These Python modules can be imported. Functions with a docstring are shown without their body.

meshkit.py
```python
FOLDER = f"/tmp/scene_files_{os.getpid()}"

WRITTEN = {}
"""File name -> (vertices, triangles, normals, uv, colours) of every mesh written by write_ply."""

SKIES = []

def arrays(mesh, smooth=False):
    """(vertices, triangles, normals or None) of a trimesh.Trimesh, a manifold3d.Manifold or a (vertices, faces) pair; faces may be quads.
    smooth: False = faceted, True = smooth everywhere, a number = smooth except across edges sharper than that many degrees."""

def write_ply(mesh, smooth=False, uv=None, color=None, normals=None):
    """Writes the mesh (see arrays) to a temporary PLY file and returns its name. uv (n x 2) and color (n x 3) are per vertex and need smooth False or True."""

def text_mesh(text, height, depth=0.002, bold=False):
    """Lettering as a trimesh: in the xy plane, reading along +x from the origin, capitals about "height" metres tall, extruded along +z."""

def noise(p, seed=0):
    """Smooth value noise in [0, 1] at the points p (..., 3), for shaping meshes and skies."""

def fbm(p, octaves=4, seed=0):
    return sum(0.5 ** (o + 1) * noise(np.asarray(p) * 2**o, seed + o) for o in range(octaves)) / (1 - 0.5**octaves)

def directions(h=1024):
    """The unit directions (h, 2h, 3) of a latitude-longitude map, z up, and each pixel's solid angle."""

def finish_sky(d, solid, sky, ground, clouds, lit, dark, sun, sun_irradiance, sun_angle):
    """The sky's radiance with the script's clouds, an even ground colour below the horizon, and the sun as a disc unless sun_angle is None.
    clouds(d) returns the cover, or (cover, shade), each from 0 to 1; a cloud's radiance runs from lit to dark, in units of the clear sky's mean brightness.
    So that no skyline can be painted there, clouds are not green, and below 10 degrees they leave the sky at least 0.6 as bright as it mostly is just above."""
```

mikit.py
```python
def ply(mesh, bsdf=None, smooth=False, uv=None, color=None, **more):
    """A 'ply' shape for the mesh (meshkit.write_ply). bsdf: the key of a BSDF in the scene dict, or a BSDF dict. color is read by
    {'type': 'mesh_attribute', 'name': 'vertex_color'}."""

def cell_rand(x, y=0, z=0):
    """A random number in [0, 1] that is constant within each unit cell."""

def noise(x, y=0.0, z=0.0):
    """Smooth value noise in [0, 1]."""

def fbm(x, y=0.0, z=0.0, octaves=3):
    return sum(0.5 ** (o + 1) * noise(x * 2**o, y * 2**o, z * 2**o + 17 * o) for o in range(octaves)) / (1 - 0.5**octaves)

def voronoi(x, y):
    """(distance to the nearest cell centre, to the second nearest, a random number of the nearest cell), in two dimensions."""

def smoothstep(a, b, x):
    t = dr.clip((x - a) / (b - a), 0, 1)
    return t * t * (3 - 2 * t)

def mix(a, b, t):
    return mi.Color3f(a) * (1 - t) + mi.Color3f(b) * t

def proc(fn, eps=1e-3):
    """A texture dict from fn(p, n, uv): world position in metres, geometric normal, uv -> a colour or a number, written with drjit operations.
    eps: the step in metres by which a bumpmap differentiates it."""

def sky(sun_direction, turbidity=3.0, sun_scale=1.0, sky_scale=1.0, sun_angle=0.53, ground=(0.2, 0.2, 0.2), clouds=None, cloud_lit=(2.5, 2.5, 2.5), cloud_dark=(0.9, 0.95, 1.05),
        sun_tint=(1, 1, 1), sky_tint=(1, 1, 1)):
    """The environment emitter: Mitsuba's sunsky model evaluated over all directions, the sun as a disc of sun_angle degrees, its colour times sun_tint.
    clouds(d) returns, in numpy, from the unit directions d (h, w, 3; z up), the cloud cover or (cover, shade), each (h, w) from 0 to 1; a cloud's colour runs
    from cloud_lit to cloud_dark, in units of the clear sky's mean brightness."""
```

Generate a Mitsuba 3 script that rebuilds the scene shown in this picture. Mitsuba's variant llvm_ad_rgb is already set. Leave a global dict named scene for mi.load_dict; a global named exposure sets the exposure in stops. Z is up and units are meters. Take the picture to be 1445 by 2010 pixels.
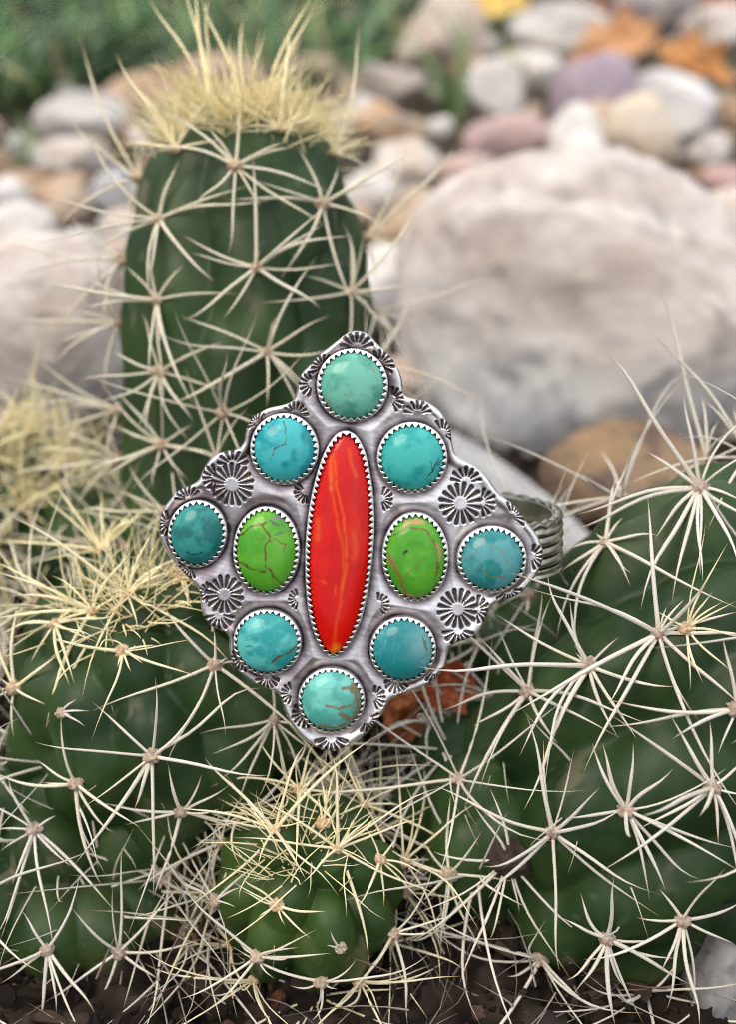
import math
import numpy as np
import trimesh
import mitsuba as mi
import mikit
import meshkit
from scipy.spatial import cKDTree, Delaunay
from shapely.geometry import Polygon, Point
from shapely import contains_xy

# ------------------------------------------------------------------ camera, sky, exposure
HFOV = 36.0
PITCH = math.radians(33.0)
CAM = np.array([0.0, 0.0, 0.205])
FOCUS = 0.221
FPX = 722.5 / math.tan(math.radians(HFOV / 2))
FWD = np.array([0.0, math.cos(PITCH), -math.sin(PITCH)])
RIGHT = np.array([1.0, 0.0, 0.0])
UP = np.array([0.0, math.sin(PITCH), math.cos(PITCH)])
T = mi.ScalarTransform4f

scene, labels = {}, {}
scene['camera'] = {
    'type': 'thinlens', 'fov': HFOV, 'fov_axis': 'x', 'near_clip': 0.01, 'far_clip': 200.0,
    'aperture_radius': 0.0024, 'focus_distance': FOCUS,
    'to_world': T().look_at(origin=CAM.tolist(), target=(CAM + FWD).tolist(), up=[0, 0, 1]),
}


def overcast(d):
    el = np.clip(d[..., 2], 0, 1)
    n = meshkit.fbm(d * 2.3 + 5.0, 4)
    return np.ones(d.shape[:2]), np.clip(0.95 - 0.75 * el + 0.9 * (n - 0.5), 0, 1)


scene['sky'] = mikit.sky([-0.45, -0.25, 0.85], turbidity=4, sun_scale=0.20, sun_angle=34, clouds=overcast,
                         cloud_lit=(2.85, 2.95, 3.15), cloud_dark=(0.55, 0.58, 0.64))
exposure = 2.7


# ------------------------------------------------------------------ helpers
def at(px, py, d):
    """The point at distance d along the view axis for photograph pixel (px, py)."""
    return CAM + d * (FWD + (px - 722.5) / FPX * RIGHT - (py - 1005.0) / FPX * UP)


def project(p):
    q = np.asarray(p) - CAM
    d = q @ FWD
    return np.stack([722.5 + FPX * (q @ RIGHT) / d, 1005.0 - FPX * (q @ UP) / d, d], -1)


def ground_depth(py):
    return CAM[2] / (math.sin(PITCH) + (py - 1005.0) / FPX * math.cos(PITCH))


def unit(v):
    return v / np.maximum(np.linalg.norm(v, axis=-1, keepdims=True), 1e-12)


def smooth01(a, b, x):
    t = np.clip((x - a) / (b - a), 0, 1)
    return t * t * (3 - 2 * t)


COUNT = {}


def numbered(name):
    n = COUNT.get(name, 0)
    COUNT[name] = n + 1
    return name if n == 0 else f'{name}_{n:03d}'


def put(key, mesh, bsdf, smooth=True, color=None):
    key = numbered(key)
    scene[key] = mikit.ply(mesh, bsdf, smooth=smooth, color=color)
    return key


def tag(key, label=None, cat=None, group=None, kind=None):
    e = labels.setdefault(key, {})
    for k, v in (('label', label), ('category', cat), ('group', group), ('kind', kind)):
        if v:
            e[k] = v


VC = {'type': 'mesh_attribute', 'name': 'vertex_color'}
BS = {
    'flesh': {'type': 'principled', 'base_color': VC, 'roughness': 0.46, 'specular': 0.30},
    'spine': {'type': 'principled', 'base_color': VC, 'roughness': 0.48, 'specular': 0.45},
    'wool': {'type': 'principled', 'base_color': VC, 'roughness': 0.9, 'specular': 0.2},
    'stone': {'type': 'principled', 'base_color': VC, 'roughness': 0.85, 'specular': 0.25},
    'soil': {'type': 'principled', 'base_color': VC, 'roughness': 0.95, 'specular': 0.15},
    'leaf': {'type': 'twosided', 'b': {'type': 'principled', 'base_color': VC, 'roughness': 0.6, 'specular': 0.35}},
    'grass': {'type': 'twosided', 'b': {'type': 'principled', 'base_color': VC, 'roughness': 0.55, 'specular': 0.35}},
    'silver': {'type': 'principled', 'base_color': VC, 'metallic': 1.0, 'roughness': 0.27, 'specular': 0.5},
    'gem': {'type': 'principled', 'base_color': VC, 'roughness': 0.13, 'specular': 0.28, 'clearcoat': 0.2, 'clearcoat_gloss': 0.97},
}
for k, b in BS.items():
    scene['mat_' + k] = b


def grid_faces(rows, cols, wrap=False):
    i = np.arange(rows - 1)[:, None]
    n = cols if wrap else cols - 1
    j = np.arange(n)[None]
    a, b = i * cols + j, i * cols + (j + 1) % cols
    return np.vstack([np.stack([a, b, b + cols], -1).reshape(-1, 3), np.stack([a, b + cols, a + cols], -1).reshape(-1, 3)])


def joined(parts):
    vs, fs, cs, at_ = [], [], [], 0
    for v, f, c in parts:
        vs.append(v), fs.append(f + at_), cs.append(np.broadcast_to(c, v.shape))
        at_ += len(v)
    return (np.vstack(vs), np.vstack(fs)), np.vstack(cs)


ICO = {k: trimesh.creation.icosphere(subdivisions=k) for k in (1, 2, 3, 4, 5)}

# ================================================================== the setting: soil
rng = np.random.default_rng(7)


def axis_steps(inner, step, outer):
    a = np.arange(0, inner, step)
    b = [a[-1]]
    s = step
    while b[-1] < outer:
        s *= 1.25
        b.append(b[-1] + s)
    return np.concatenate([a, b[1:]])


xs = axis_steps(0.24, 0.0016, 40.0)
xs = np.concatenate([-xs[:0:-1], xs])
ys = axis_steps(0.20, 0.0016, 40.0)
ys = 0.27 + np.concatenate([-ys[:0:-1], ys])
gx, gy = np.meshgrid(xs, ys)
gp = np.stack([gx, gy, gx * 0], -1)
near_w = np.exp(-((gx / 0.5) ** 2 + ((gy - 0.3) / 0.6) ** 2))
gz = (meshkit.fbm(gp * 60, 4, 1) - 0.5) * 0.016 * near_w + (meshkit.fbm(gp * 380, 4, 2) - 0.5) * 0.009 * near_w + (meshkit.fbm(gp * 6, 3, 3) - 0.5) * 0.02
cn = meshkit.fbm(gp * 150, 4, 4)[..., None]
cn = smooth01(0.3, 0.75, cn)
soil_c = np.array([0.010, 0.007, 0.006]) * (1 - cn) + np.array([0.050, 0.037, 0.031]) * cn
far_c = np.array([0.055, 0.048, 0.032])
soil_c = soil_c * near_w[..., None] + far_c * (1 - near_w[..., None])
gp[..., 2] = gz - 0.002 - 0.008 * np.exp(-((gx / 0.3) ** 2 + ((gy - 0.22) / 0.12) ** 2))
put('soil_ground', (gp.reshape(-1, 3), grid_faces(len(ys), len(xs))), 'mat_soil', True, soil_c.reshape(-1, 3))
tag('soil_ground', 'dark damp soil under the cacti', 'soil', kind='structure')


def soil_z(x, y):
    return 0.0


# loose crumbs of soil, nobody could count them
parts = []
BOX = trimesh.creation.icosphere(subdivisions=1)
for k in range(7500):
    x, y = rng.uniform(-0.12, 0.12), rng.uniform(0.12, 0.33)
    r = 0.0005 + 0.0030 * rng.random() ** 4
    v = BOX.vertices.copy()
    for _ in range(5):
        n = unit(rng.normal(size=3))
        v -= np.maximum(v @ n - rng.uniform(0.25, 0.7), 0)[:, None] * n
    v = v * r * rng.uniform(0.5, 1.5, 3) @ np.linalg.qr(rng.normal(size=(3, 3)))[0] + [x, y, rng.uniform(-0.009, -0.002)]
    base = [(0.020, 0.014, 0.011), (0.034, 0.025, 0.020), (0.065, 0.042, 0.032), (0.13, 0.12, 0.11)][rng.choice(4, p=[0.55, 0.34, 0.09, 0.02])]
    parts.append((v, BOX.faces, np.array(base) * rng.uniform(0.7, 1.2)))
m, c = joined(parts)
put('soil_crumbs', m, 'mat_soil', False, c)
tag('soil_crumbs', 'loose crumbs and grit on the dark soil', 'soil', kind='stuff')


# ================================================================== rocks
def rock_mesh(center, radii, seed, sub=3, cuts=7, rough=0.10, rot=None, soft=False):
    r = np.random.default_rng(seed)
    v = ICO[sub].vertices.copy()
    if soft:
        v = np.sign(v) * np.abs(v) ** 0.74
    for _ in range(cuts):
        n = unit(r.normal(size=3))
        lim = r.uniform(0.52, 0.90) if not soft else r.uniform(0.80, 1.05)
        over = np.maximum(v @ n - lim, 0)
        v = v - (over * 0.92)[:, None] * n
    v = v * (1 + rough * 2 * (meshkit.fbm(v * 1.6 + seed, 4, seed) - 0.5))[:, None]
    v = v * (1 + rough * 0.35 * (meshkit.fbm(v * 9 + seed, 3, seed + 3) - 0.5))[:, None]
    local = v.copy()
    v = v * radii
    if rot:
        ca, sa = math.cos(rot), math.sin(rot)
        x, z = v[:, 0] * ca - v[:, 2] * sa, v[:, 0] * sa + v[:, 2] * ca
        v = np.stack([x, v[:, 1], z], -1)
    return v + center, local


def rock_color(local, seed, c1, c2, c3=None, f=2.2):
    n1 = smooth01(0.3, 0.7, meshkit.fbm(local * f + seed * 1.7, 4, seed))[:, None]
    col = np.array(c1) * (1 - n1) + np.array(c2) * n1
    if c3 is not None:
        n2 = smooth01(0.5, 0.68, meshkit.fbm(local * f * 1.7 - seed, 4, seed + 9))[:, None]
        col = col * (1 - n2) + np.array(c3) * n2
    n3 = meshkit.fbm(local * 14, 3, seed + 5)[:, None]
    return col * (0.62 + 0.5 * n3)


WHITE, GREY, CREAM, TAN = (0.74, 0.71, 0.68), (0.43, 0.40, 0.38), (0.66, 0.55, 0.40), (0.50, 0.37, 0.26)
PINK, MAUVE, ORANGE, BROWN = (0.52, 0.37, 0.34), (0.34, 0.27, 0.32), (0.56, 0.33, 0.17), (0.27, 0.17, 0.10)
BEIGE, PALE, DARK, RUST = (0.58, 0.48, 0.39), (0.68, 0.65, 0.61), (0.16, 0.14, 0.15), (0.33, 0.15, 0.05)


ROCKS = []


def rock(name, cx, cy, rx, ry, cols, label, seed, sub=3, cuts=9, rough=0.10, lift=0.0, deep=1.0, rot=None, cat='rock', depth=None, soft=False):
    rx, ry = (rx, ry) if soft or rx > 140 or depth else (rx * 1.16, ry * 1.16)
    d = depth or ground_depth(cy + 0.75 * ry) + 0.25 * rx / FPX
    r = np.array([rx, (rx + ry) * 0.5 * deep, ry]) * d / FPX
    d += r[1] * 0.25
    r[[0, 2]] = np.array([rx, ry]) * d / FPX
    v, loc = rock_mesh(at(cx, cy, d) + [0, 0, lift], r, seed, sub, cuts, rough, rot, soft)
    col = rock_color(loc, seed, *cols, f=3.4 if soft else 2.2)
    if soft:                                            # a seam of pinkish cream stone over grey white stone
        t = smooth01(-0.1, 0.5, loc[:, 2] + 0.9 * (meshkit.fbm(loc * 2.2, 4, 3) - 0.5))[:, None]
        patch = smooth01(0.35, 0.65, meshkit.fbm(loc * 4.5 + 2, 5, 6))[:, None]
        col = col * (1 - 0.7 * t) + (np.array([0.48, 0.385, 0.32]) * (1 - patch) + np.array([0.62, 0.55, 0.50]) * patch) * 0.7 * t
        grain = meshkit.fbm(loc * 16, 4, 5)[:, None]
        col = col * (0.66 + 0.5 * grain) * (1 - 0.32 * smooth01(0.60, 0.72, meshkit.fbm(loc * [6, 6, 9] + 8, 4, 7))[:, None])
    k = put(name, (v, ICO[sub].faces), 'mat_stone', True, col)
    tag(k, label, cat)
    w = label.split()
    cut = next((i for i, x in enumerate(w) if i > 1 and x in ('among', 'resting', 'right', 'left', 'below', 'behind', 'in', 'between', 'at', 'with', 'shouldering', 'sloping', 'touching', 'hidden', 'beside', 'above', 'against', 'beyond', 'half')), len(w))
    ROCKS.append((cx, cy, ' '.join(w[:cut]).replace(',', '')))
    return k


rock('boulder', 1136, 650, 360, 330, ((0.46, 0.45, 0.45), (0.66, 0.65, 0.64), (0.33, 0.34, 0.36)), 'largest pale boulder, warm beige on top and grey white below', 18, sub=5, cuts=12, rough=0.095, soft=True)
rock('rock', 1420, 500, 150, 130, ((0.56, 0.45, 0.37), (0.60, 0.52, 0.45)), 'pinkish beige rock shouldering the big boulder at the right edge', 12, sub=4)
rock('rock', 915, 1090, 290, 285, ((0.43, 0.41, 0.39), (0.55, 0.53, 0.51), (0.38, 0.37, 0.36)), 'smooth pale grey rock sloping down below the big boulder behind the bracelet', 13, sub=4, cuts=3, rough=0.05)
rock('rock', 1232, 940, 172, 108, ((0.33, 0.22, 0.12), (0.26, 0.18, 0.13), (0.15, 0.10, 0.08)), 'rounded brown rock at the foot of the big boulder', 14, sub=4, cuts=3, rough=0.06)
rock('boulder', 85, 690, 195, 222, ((0.58, 0.52, 0.46), (0.70, 0.65, 0.60), (0.44, 0.42, 0.41)), 'pale beige boulder left of the tall cactus', 25, sub=5, cuts=9, rough=0.09, soft=True)
rock('rock', 1160, 200, 98, 82, (MAUVE, (0.42, 0.34, 0.39)), 'mauve purple rock among the pale stones', 16, cuts=6)
rock('rock', 1262, 275, 80, 75, (CREAM, (0.60, 0.55, 0.48)), 'cream yellow blocky rock resting behind the big boulder', 17, cuts=9)
rock('rock', 1325, 212, 90, 70, (WHITE, (0.50, 0.49, 0.49)), 'light grey rounded rock right of the mauve rock', 18)
rock('rock', 1170, 250, 40, 46, (ORANGE, BEIGE), 'small orange tan stone below the mauve rock', 19)
rock('rock', 1000, 285, 82, 52, (PINK, (0.45, 0.33, 0.33)), 'dusty pink rock behind the top of the big boulder', 20)
rock('rock', 868, 92, 80, 92, (BEIGE, (0.62, 0.55, 0.46)), 'upright tan wedge rock behind the green grass tuft', 21, cuts=9)
rock('rock', 1090, 62, 82, 46, (WHITE, GREY), 'grey white rock below the yellow leaf at the back', 22)
rock('rock', 965, 190, 62, 62, (PALE, WHITE), 'white rock left of the mauve rock', 23, cuts=9)
rock('rock', 1035, 135, 58, 50, (CREAM, PALE), 'cream rock between the white rock and the orange leaves', 24)
rock('rock', 1300, 28, 90, 50, (GREY, DARK), 'dark grey rock at the top beyond the orange leaves', 25)
rock('rock', 1425, 62, 78, 42, (PINK, PALE), 'pale pink rock in the top right corner', 26)
rock('rock', 800, 342, 82, 62, (PALE, BEIGE), 'white rounded rock right of the tall cactus tip', 27)
rock('rock', 905, 352, 66, 58, (PINK, GREY, ORANGE), 'salmon and grey rock left of the big boulder top', 28)
rock('rock', 770, 172, 68, 50, (GREY, BEIGE), 'grey beige rock left of the grass tuft', 29)
rock('rock', 742, 252, 52, 44, (BEIGE, ORANGE), 'peach coloured stone above the white rounded rock', 30)
rock('rock', 715, 392, 62, 55, (PALE, WHITE), 'white stone touching the right side of the tall cactus', 31)
rock('rock', 757, 548, 60, 62, (WHITE, PALE), 'white stone between the tall cactus and the big boulder', 32)
rock('rock', 835, 445, 62, 38, (PALE, PINK), 'flat pale pink stone at the left shoulder of the big boulder', 33)
rock('rock', 1428, 355, 50, 26, (PINK, (0.45, 0.28, 0.25)), 'reddish pink stone at the right edge above the beige rock', 34)
rock('rock', 1385, 300, 40, 36, (WHITE, GREY), 'small white stone right of the cream blocky rock', 35)
rock('rock', 1425, 225, 45, 36, (BROWN, TAN), 'small brown stone at the right edge below the orange leaves', 36)
rock('rock', 165, 240, 85, 52, (WHITE, GREY), 'grey white rock left of the tall cactus near the lawn', 37)
rock('rock', 150, 312, 92, 38, (BEIGE, PALE), 'flat beige rock in front of the grey white rock on the left', 38)
rock('rock', 290, 200, 110, 62, (TAN, BROWN), 'brown tan rock behind the tall cactus at the lawn edge', 39)
rock('rock', 55, 378, 68, 36, (TAN, BROWN), 'tan brown stone at the left edge', 40)
rock('rock', 135, 388, 58, 42, ((0.38, 0.25, 0.17), TAN), 'rusty brown stone beside the white pebble on the left', 41)
rock('rock', 45, 447, 58, 42, (PALE, WHITE), 'round white pebble at the left edge above the pale boulder', 42, cuts=2, rough=0.04)
rock('rock', 228, 388, 50, 46, (GREY, (0.50, 0.52, 0.56)), 'blue grey stone against the left side of the tall cactus', 43)
rock('rock', 690, 235, 60, 42, (GREY, PALE), 'grey stone behind the crown spines of the tall cactus', 44)
rock('rock', 600, 152, 78, 38, (BEIGE, TAN), 'tan rock at the lawn edge behind the cactus crown', 45)
rock('rock', 430, 170, 90, 50, (PINK, TAN), 'pinkish rock hidden behind the yellow crown spines', 46)
rock('rock', 1447, 720, 44, 95, (RUST, BROWN), 'rust brown stone at the right edge beside the big boulder', 47)
rock('rock', 1430, 1960, 120, 175, ((0.24, 0.235, 0.23), (0.36, 0.35, 0.345), (0.17, 0.17, 0.17)), 'rough grey rock in the lower right corner below the cactus', 48, sub=4, depth=0.235)
rock('rock', 1180, 1160, 27, 24, ((0.35, 0.35, 0.35), (0.2, 0.2, 0.2)), 'small grey stone between the bracelet band and the right cactus', 49, depth=0.30)
rock('rock', 560, 105, 60, 30, (GREY, TAN), 'small grey rock half in the lawn behind the cactus', 50)
rock('rock', 250, 470, 60, 50, (PALE, BEIGE), 'pale stone behind the left edge of the tall cactus', 51)

# pebbles between the rocks: each a thing
KINDS = [('white', PALE, WHITE), ('tan', TAN, BEIGE), ('grey', GREY, (0.33, 0.33, 0.35)), ('pink', PINK, BEIGE), ('brown', BROWN, TAN)]
rng = np.random.default_rng(21)
n_done, tries, said = 0, 0, set()
while n_done < 85 and tries < 4000:
    tries += 1
    px, py = rng.uniform(-40, 1485), 1005 - 1000 * rng.random() ** 0.8
    if py > 560 and not (700 < px < 820 or px > 1380 or px < 260):
        continue
    if px < 640 and py < 210:
        continue
    d = ground_depth(py)
    r = rng.uniform(0.007, 0.017) * (1 + 0.3 * (d > 0.7))
    kind = rng.choice(5, p=[0.28, 0.27, 0.08, 0.22, 0.15])
    name, c1, c2 = KINDS[kind]
    ox, oy, what = min(ROCKS, key=lambda q: math.hypot(q[0] - px, 1.4 * (q[1] - py)))
    where = 'left of' if px < ox - 25 else 'right of' if px > ox + 25 else 'behind' if py < oy else 'in front of'
    size = 'tiny' if r < 0.0115 else 'small' if r < 0.016 else 'medium'
    text = f'{size} {name} pebble {where} the {what}'
    if text in said:
        continue
    said.add(text)
    v, loc = rock_mesh(at(px, py, d) + [0, 0, r * 0.3], r * rng.uniform(0.7, 1.3, 3), 300 + n_done, 2, 6, 0.12)
    k = put('pebble', (v, ICO[2].faces), 'mat_stone', True, rock_color(loc, 300 + n_done, c1, c2))
    tag(k, text, 'pebble', 'pebbles between the rocks')
    n_done += 1
parts = []
for k in range(900):
    y = 0.42 + 1.3 * rng.random()
    x = rng.uniform(-0.5, 0.6) * (0.4 + y * 0.6)
    if x < -0.02 - 0.03 * (y - 1) and y > 0.98:
        continue
    r = rng.uniform(0.003, 0.009)
    _, c1, c2 = KINDS[rng.integers(5)]
    v = ICO[1].vertices * (1 + 0.3 * (rng.random((42, 1)) - 0.5)) * r * rng.uniform(0.7, 1.3, 3) + [x, y, r * 0.2]
    parts.append((v, ICO[1].faces, np.array(c1) * rng.uniform(0.6, 1.0)))
m, c = joined(parts)
put('gravel', m, 'mat_stone', True, c)
tag('gravel', 'fine mixed gravel under the pebbles and rocks', 'gravel', kind='stuff')


# ================================================================== lawn and grass tufts
def blade(base, height, lean, width, col, r):
    n = 5
    t = np.linspace(0, 1, n)
    side = unit(np.array([-lean[1], lean[0], 0.0]) + 1e-6)
    side = unit(side + r.normal(size=3) * 0.3 * [1, 1, 0])
    p = base + np.stack([lean[0] * t**2, lean[1] * t**2, height * (t - 0.25 * t**2 * np.linalg.norm(lean) / height)], -1)
    w = width * (1 - t**2.2)[:, None] * 0.5 + 1e-5
    v = np.stack([p - side * w, p + side * w], 1).reshape(-1, 3)
    return v, grid_faces(n, 2), np.repeat(np.array(col) * (0.75 + 0.35 * t[:, None]), 2, 0)


GREENS = np.array([(0.055, 0.125, 0.04), (0.085, 0.17, 0.05), (0.045, 0.10, 0.045), (0.15, 0.22, 0.08), (0.12, 0.20, 0.12), (0.42, 0.38, 0.20)])
rng = np.random.default_rng(5)
parts = []
k = 0
while k < 5200:
    y = 0.85 + 2.2 * rng.random() ** 1.5
    x = rng.uniform(-0.95, 0.95) * y * 0.6
    u = 722.5 + FPX * x / (y / math.cos(PITCH)) * 0.9
    edge = 0.90 + 0.05 * math.sin(x * 31) + max(0, x + 0.04) * 1.7 - 0.12 * smooth01(-0.28, -0.38, x)
    if y < edge:
        continue
    a = rng.uniform(0, 6.28)
    h_ = rng.uniform(0.02, 0.075)
    l_ = rng.uniform(0.3, 1.9) * h_
    col = GREENS[rng.choice(6, p=[0.27, 0.25, 0.2, 0.14, 0.1, 0.04])] * rng.uniform(0.4, 1.7)
    parts.append(blade(np.array([x, y, -0.003]), h_, (l_ * math.cos(a), l_ * math.sin(a)), rng.uniform(0.004, 0.0095), col, rng))
    k += 1
m, c = joined(parts)
put('lawn_grass', m, 'mat_grass', True, c)
tag('lawn_grass', 'green lawn grass at the back beyond the rocks', 'grass', kind='stuff')


def tuft(px, py, tips, label, seed, w=0.004):
    r = np.random.default_rng(seed)
    d = ground_depth(py)
    b = at(px, py, d)
    ps = []
    for tx, ty, dd in tips:
        p = at(tx, ty, d + dd)
        base = b + r.normal(size=3) * [0.01, 0.01, 0]
        dv = p - base
        ps.append(blade(base, max(dv[2], 0.01) * 1.12, (dv[0], dv[1]), w * r.uniform(0.7, 1.3), GREENS[r.integers(5)] * r.uniform(0.8, 1.3), r))
    m, c = joined(ps)
    k = put('grass_tuft', m, 'mat_grass', True, c)
    tag(k, label, 'grass tuft')


tuft(890, 225, [(770, 15, 0), (740, 40, -.05), (800, 60, 0), (905, -30, 0), (930, 60, 0), (840, -10, 0), (860, 120, -.03), (965, 110, 0), (700, 20, .1), (985, 170, -.05)], 'green grass tuft growing in front of the tan wedge rock', 61, 0.006)
tuft(1015, 215, [(960, 120, 0), (985, 60, 0), (1040, 100, 0), (1010, 20, .05), (940, 90, 0)], 'thin green grass tuft beside the white rock and mauve rock', 62)
tuft(1330, 110, [(1300, -10, 0), (1345, -40, 0), (1375, 0, 0), (1400, 60, 0), (1440, 120, -.03)], 'green blades by the dark grey rock at the top right', 63)
tuft(40, 330, [(10, 250, 0), (60, 240, 0), (-20, 230, 0), (90, 270, 0), (30, 200, .03), (75, 210, .05), (0, 290, -.03)], 'dark green grass tuft at the left edge in front of the lawn', 64)
tuft(650, 130, [(600, 30, 0), (680, 20, 0), (720, 60, 0), (640, -10, 0), (750, 20, .05), (700, -20, .1)], 'grass tuft at the lawn edge right of the cactus crown', 65, 0.005)


# ================================================================== fallen leaves
def leaf(px, py, rx, ry, d, col, col2, seed, label, tilt=(0, -0.6, 0.8), curl=0.5, crumple=0.25, angle=0.0):
    n = 34
    u, w = np.meshgrid(np.linspace(-1, 1, n), np.linspace(-1, 1, n))
    width = np.clip(1 - np.abs(u) ** 2.2, 0, 1) ** 0.75 * (1 + 0.16 * np.sin(u * 9 + seed))
    x, y = u, w * width
    p3 = np.stack([x * 2, y * 2, x * 0 + seed], -1)
    z = curl * (y**2 * 0.9 + 0.5 * x**2 * np.sign(x)) + crumple * 2 * (meshkit.fbm(p3, 3, seed) - 0.5) - 0.06 * np.exp(-(w / 0.06) ** 2)
    nrm = unit(np.array(tilt, float))
    e1 = unit(np.cross([0, 1, 0.3], nrm))
    e2 = np.cross(nrm, e1)
    ca, sa = math.cos(angle), math.sin(angle)
    f1, f2 = e1 * ca + e2 * sa, -e1 * sa + e2 * ca
    s1, s2 = rx * d / FPX, ry * d / FPX
    v = at(px, py, d) + x[..., None] * f1 * s1 + y[..., None] * f2 * s2 + (z * (s1 + s2) / 2)[..., None] * nrm
    t = smooth01(0.3, 0.7, meshkit.fbm(p3 * 1.5 + 3, 3, seed + 1))[..., None]
    vein = np.exp(-(w / 0.05) ** 2)[..., None] * 0.4
    c = (np.array(col) * (1 - t) + np.array(col2) * t) * (1 - vein)
    k = put('fallen_leaf', (v.reshape(-1, 3), grid_faces(n, n)), 'mat_leaf', True, c.reshape(-1, 3))
    tag(k, label, 'leaf')


leaf(880, 1345, 55, 50, 0.262, (0.42, 0.10, 0.035), (0.30, 0.06, 0.02), 71, 'crumpled dark orange leaf behind the lower right edge of the bracelet', (0.25, -0.75, 0.6), 0.5, 0.5, 0.6)
leaf(800, 1400, 62, 52, 0.268, (0.36, 0.11, 0.035), (0.24, 0.06, 0.02), 72, 'brown orange dead leaf standing just right of the lowest turquoise stone', (0.1, -0.85, 0.5), 0.3, 0.5, 1.2)
leaf(1205, 95, 90, 55, 0.95, (0.62, 0.36, 0.19), (0.5, 0.25, 0.11), 73, 'curled orange brown leaf lying behind the mauve rock', (-0.2, -0.5, 0.8), 0.5, 0.4, 0.2)
leaf(1362, 128, 84, 48, 0.84, (0.60, 0.30, 0.10), (0.42, 0.20, 0.08), 74, 'bright orange curled leaf above the light grey rounded rock', (0.3, -0.6, 0.7), 0.6, 0.4, -0.3)
leaf(948, 14, 95, 36, 1.02, (0.75, 0.56, 0.18), (0.7, 0.45, 0.12), 75, 'yellow leaf lying in the grass at the top', (0, -0.6, 0.7), 0.2, 0.2, 0.1)
leaf(1410, 10, 55, 45, 1.15, (0.35, 0.14, 0.05), (0.25, 0.1, 0.04), 76, 'dark rust brown leaf in the top right corner', (0.2, -0.6, 0.7), 0.4, 0.4, 0.5)
leaf(1415, 160, 50, 28, 0.93, (0.22, 0.22, 0.07), (0.3, 0.22, 0.06), 77, 'olive green leaf at the right edge beside the orange leaf', (0.2, -0.7, 0.6), 0.3, 0.2, 0.0)
leaf(1185, 30, 40, 25, 1.1, (0.40, 0.12, 0.06), (0.3, 0.1, 0.05), 78, 'small red brown leaf right of the grey white rock at the back', (0, -0.6, 0.7), 0.4, 0.3, 0.0)


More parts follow.
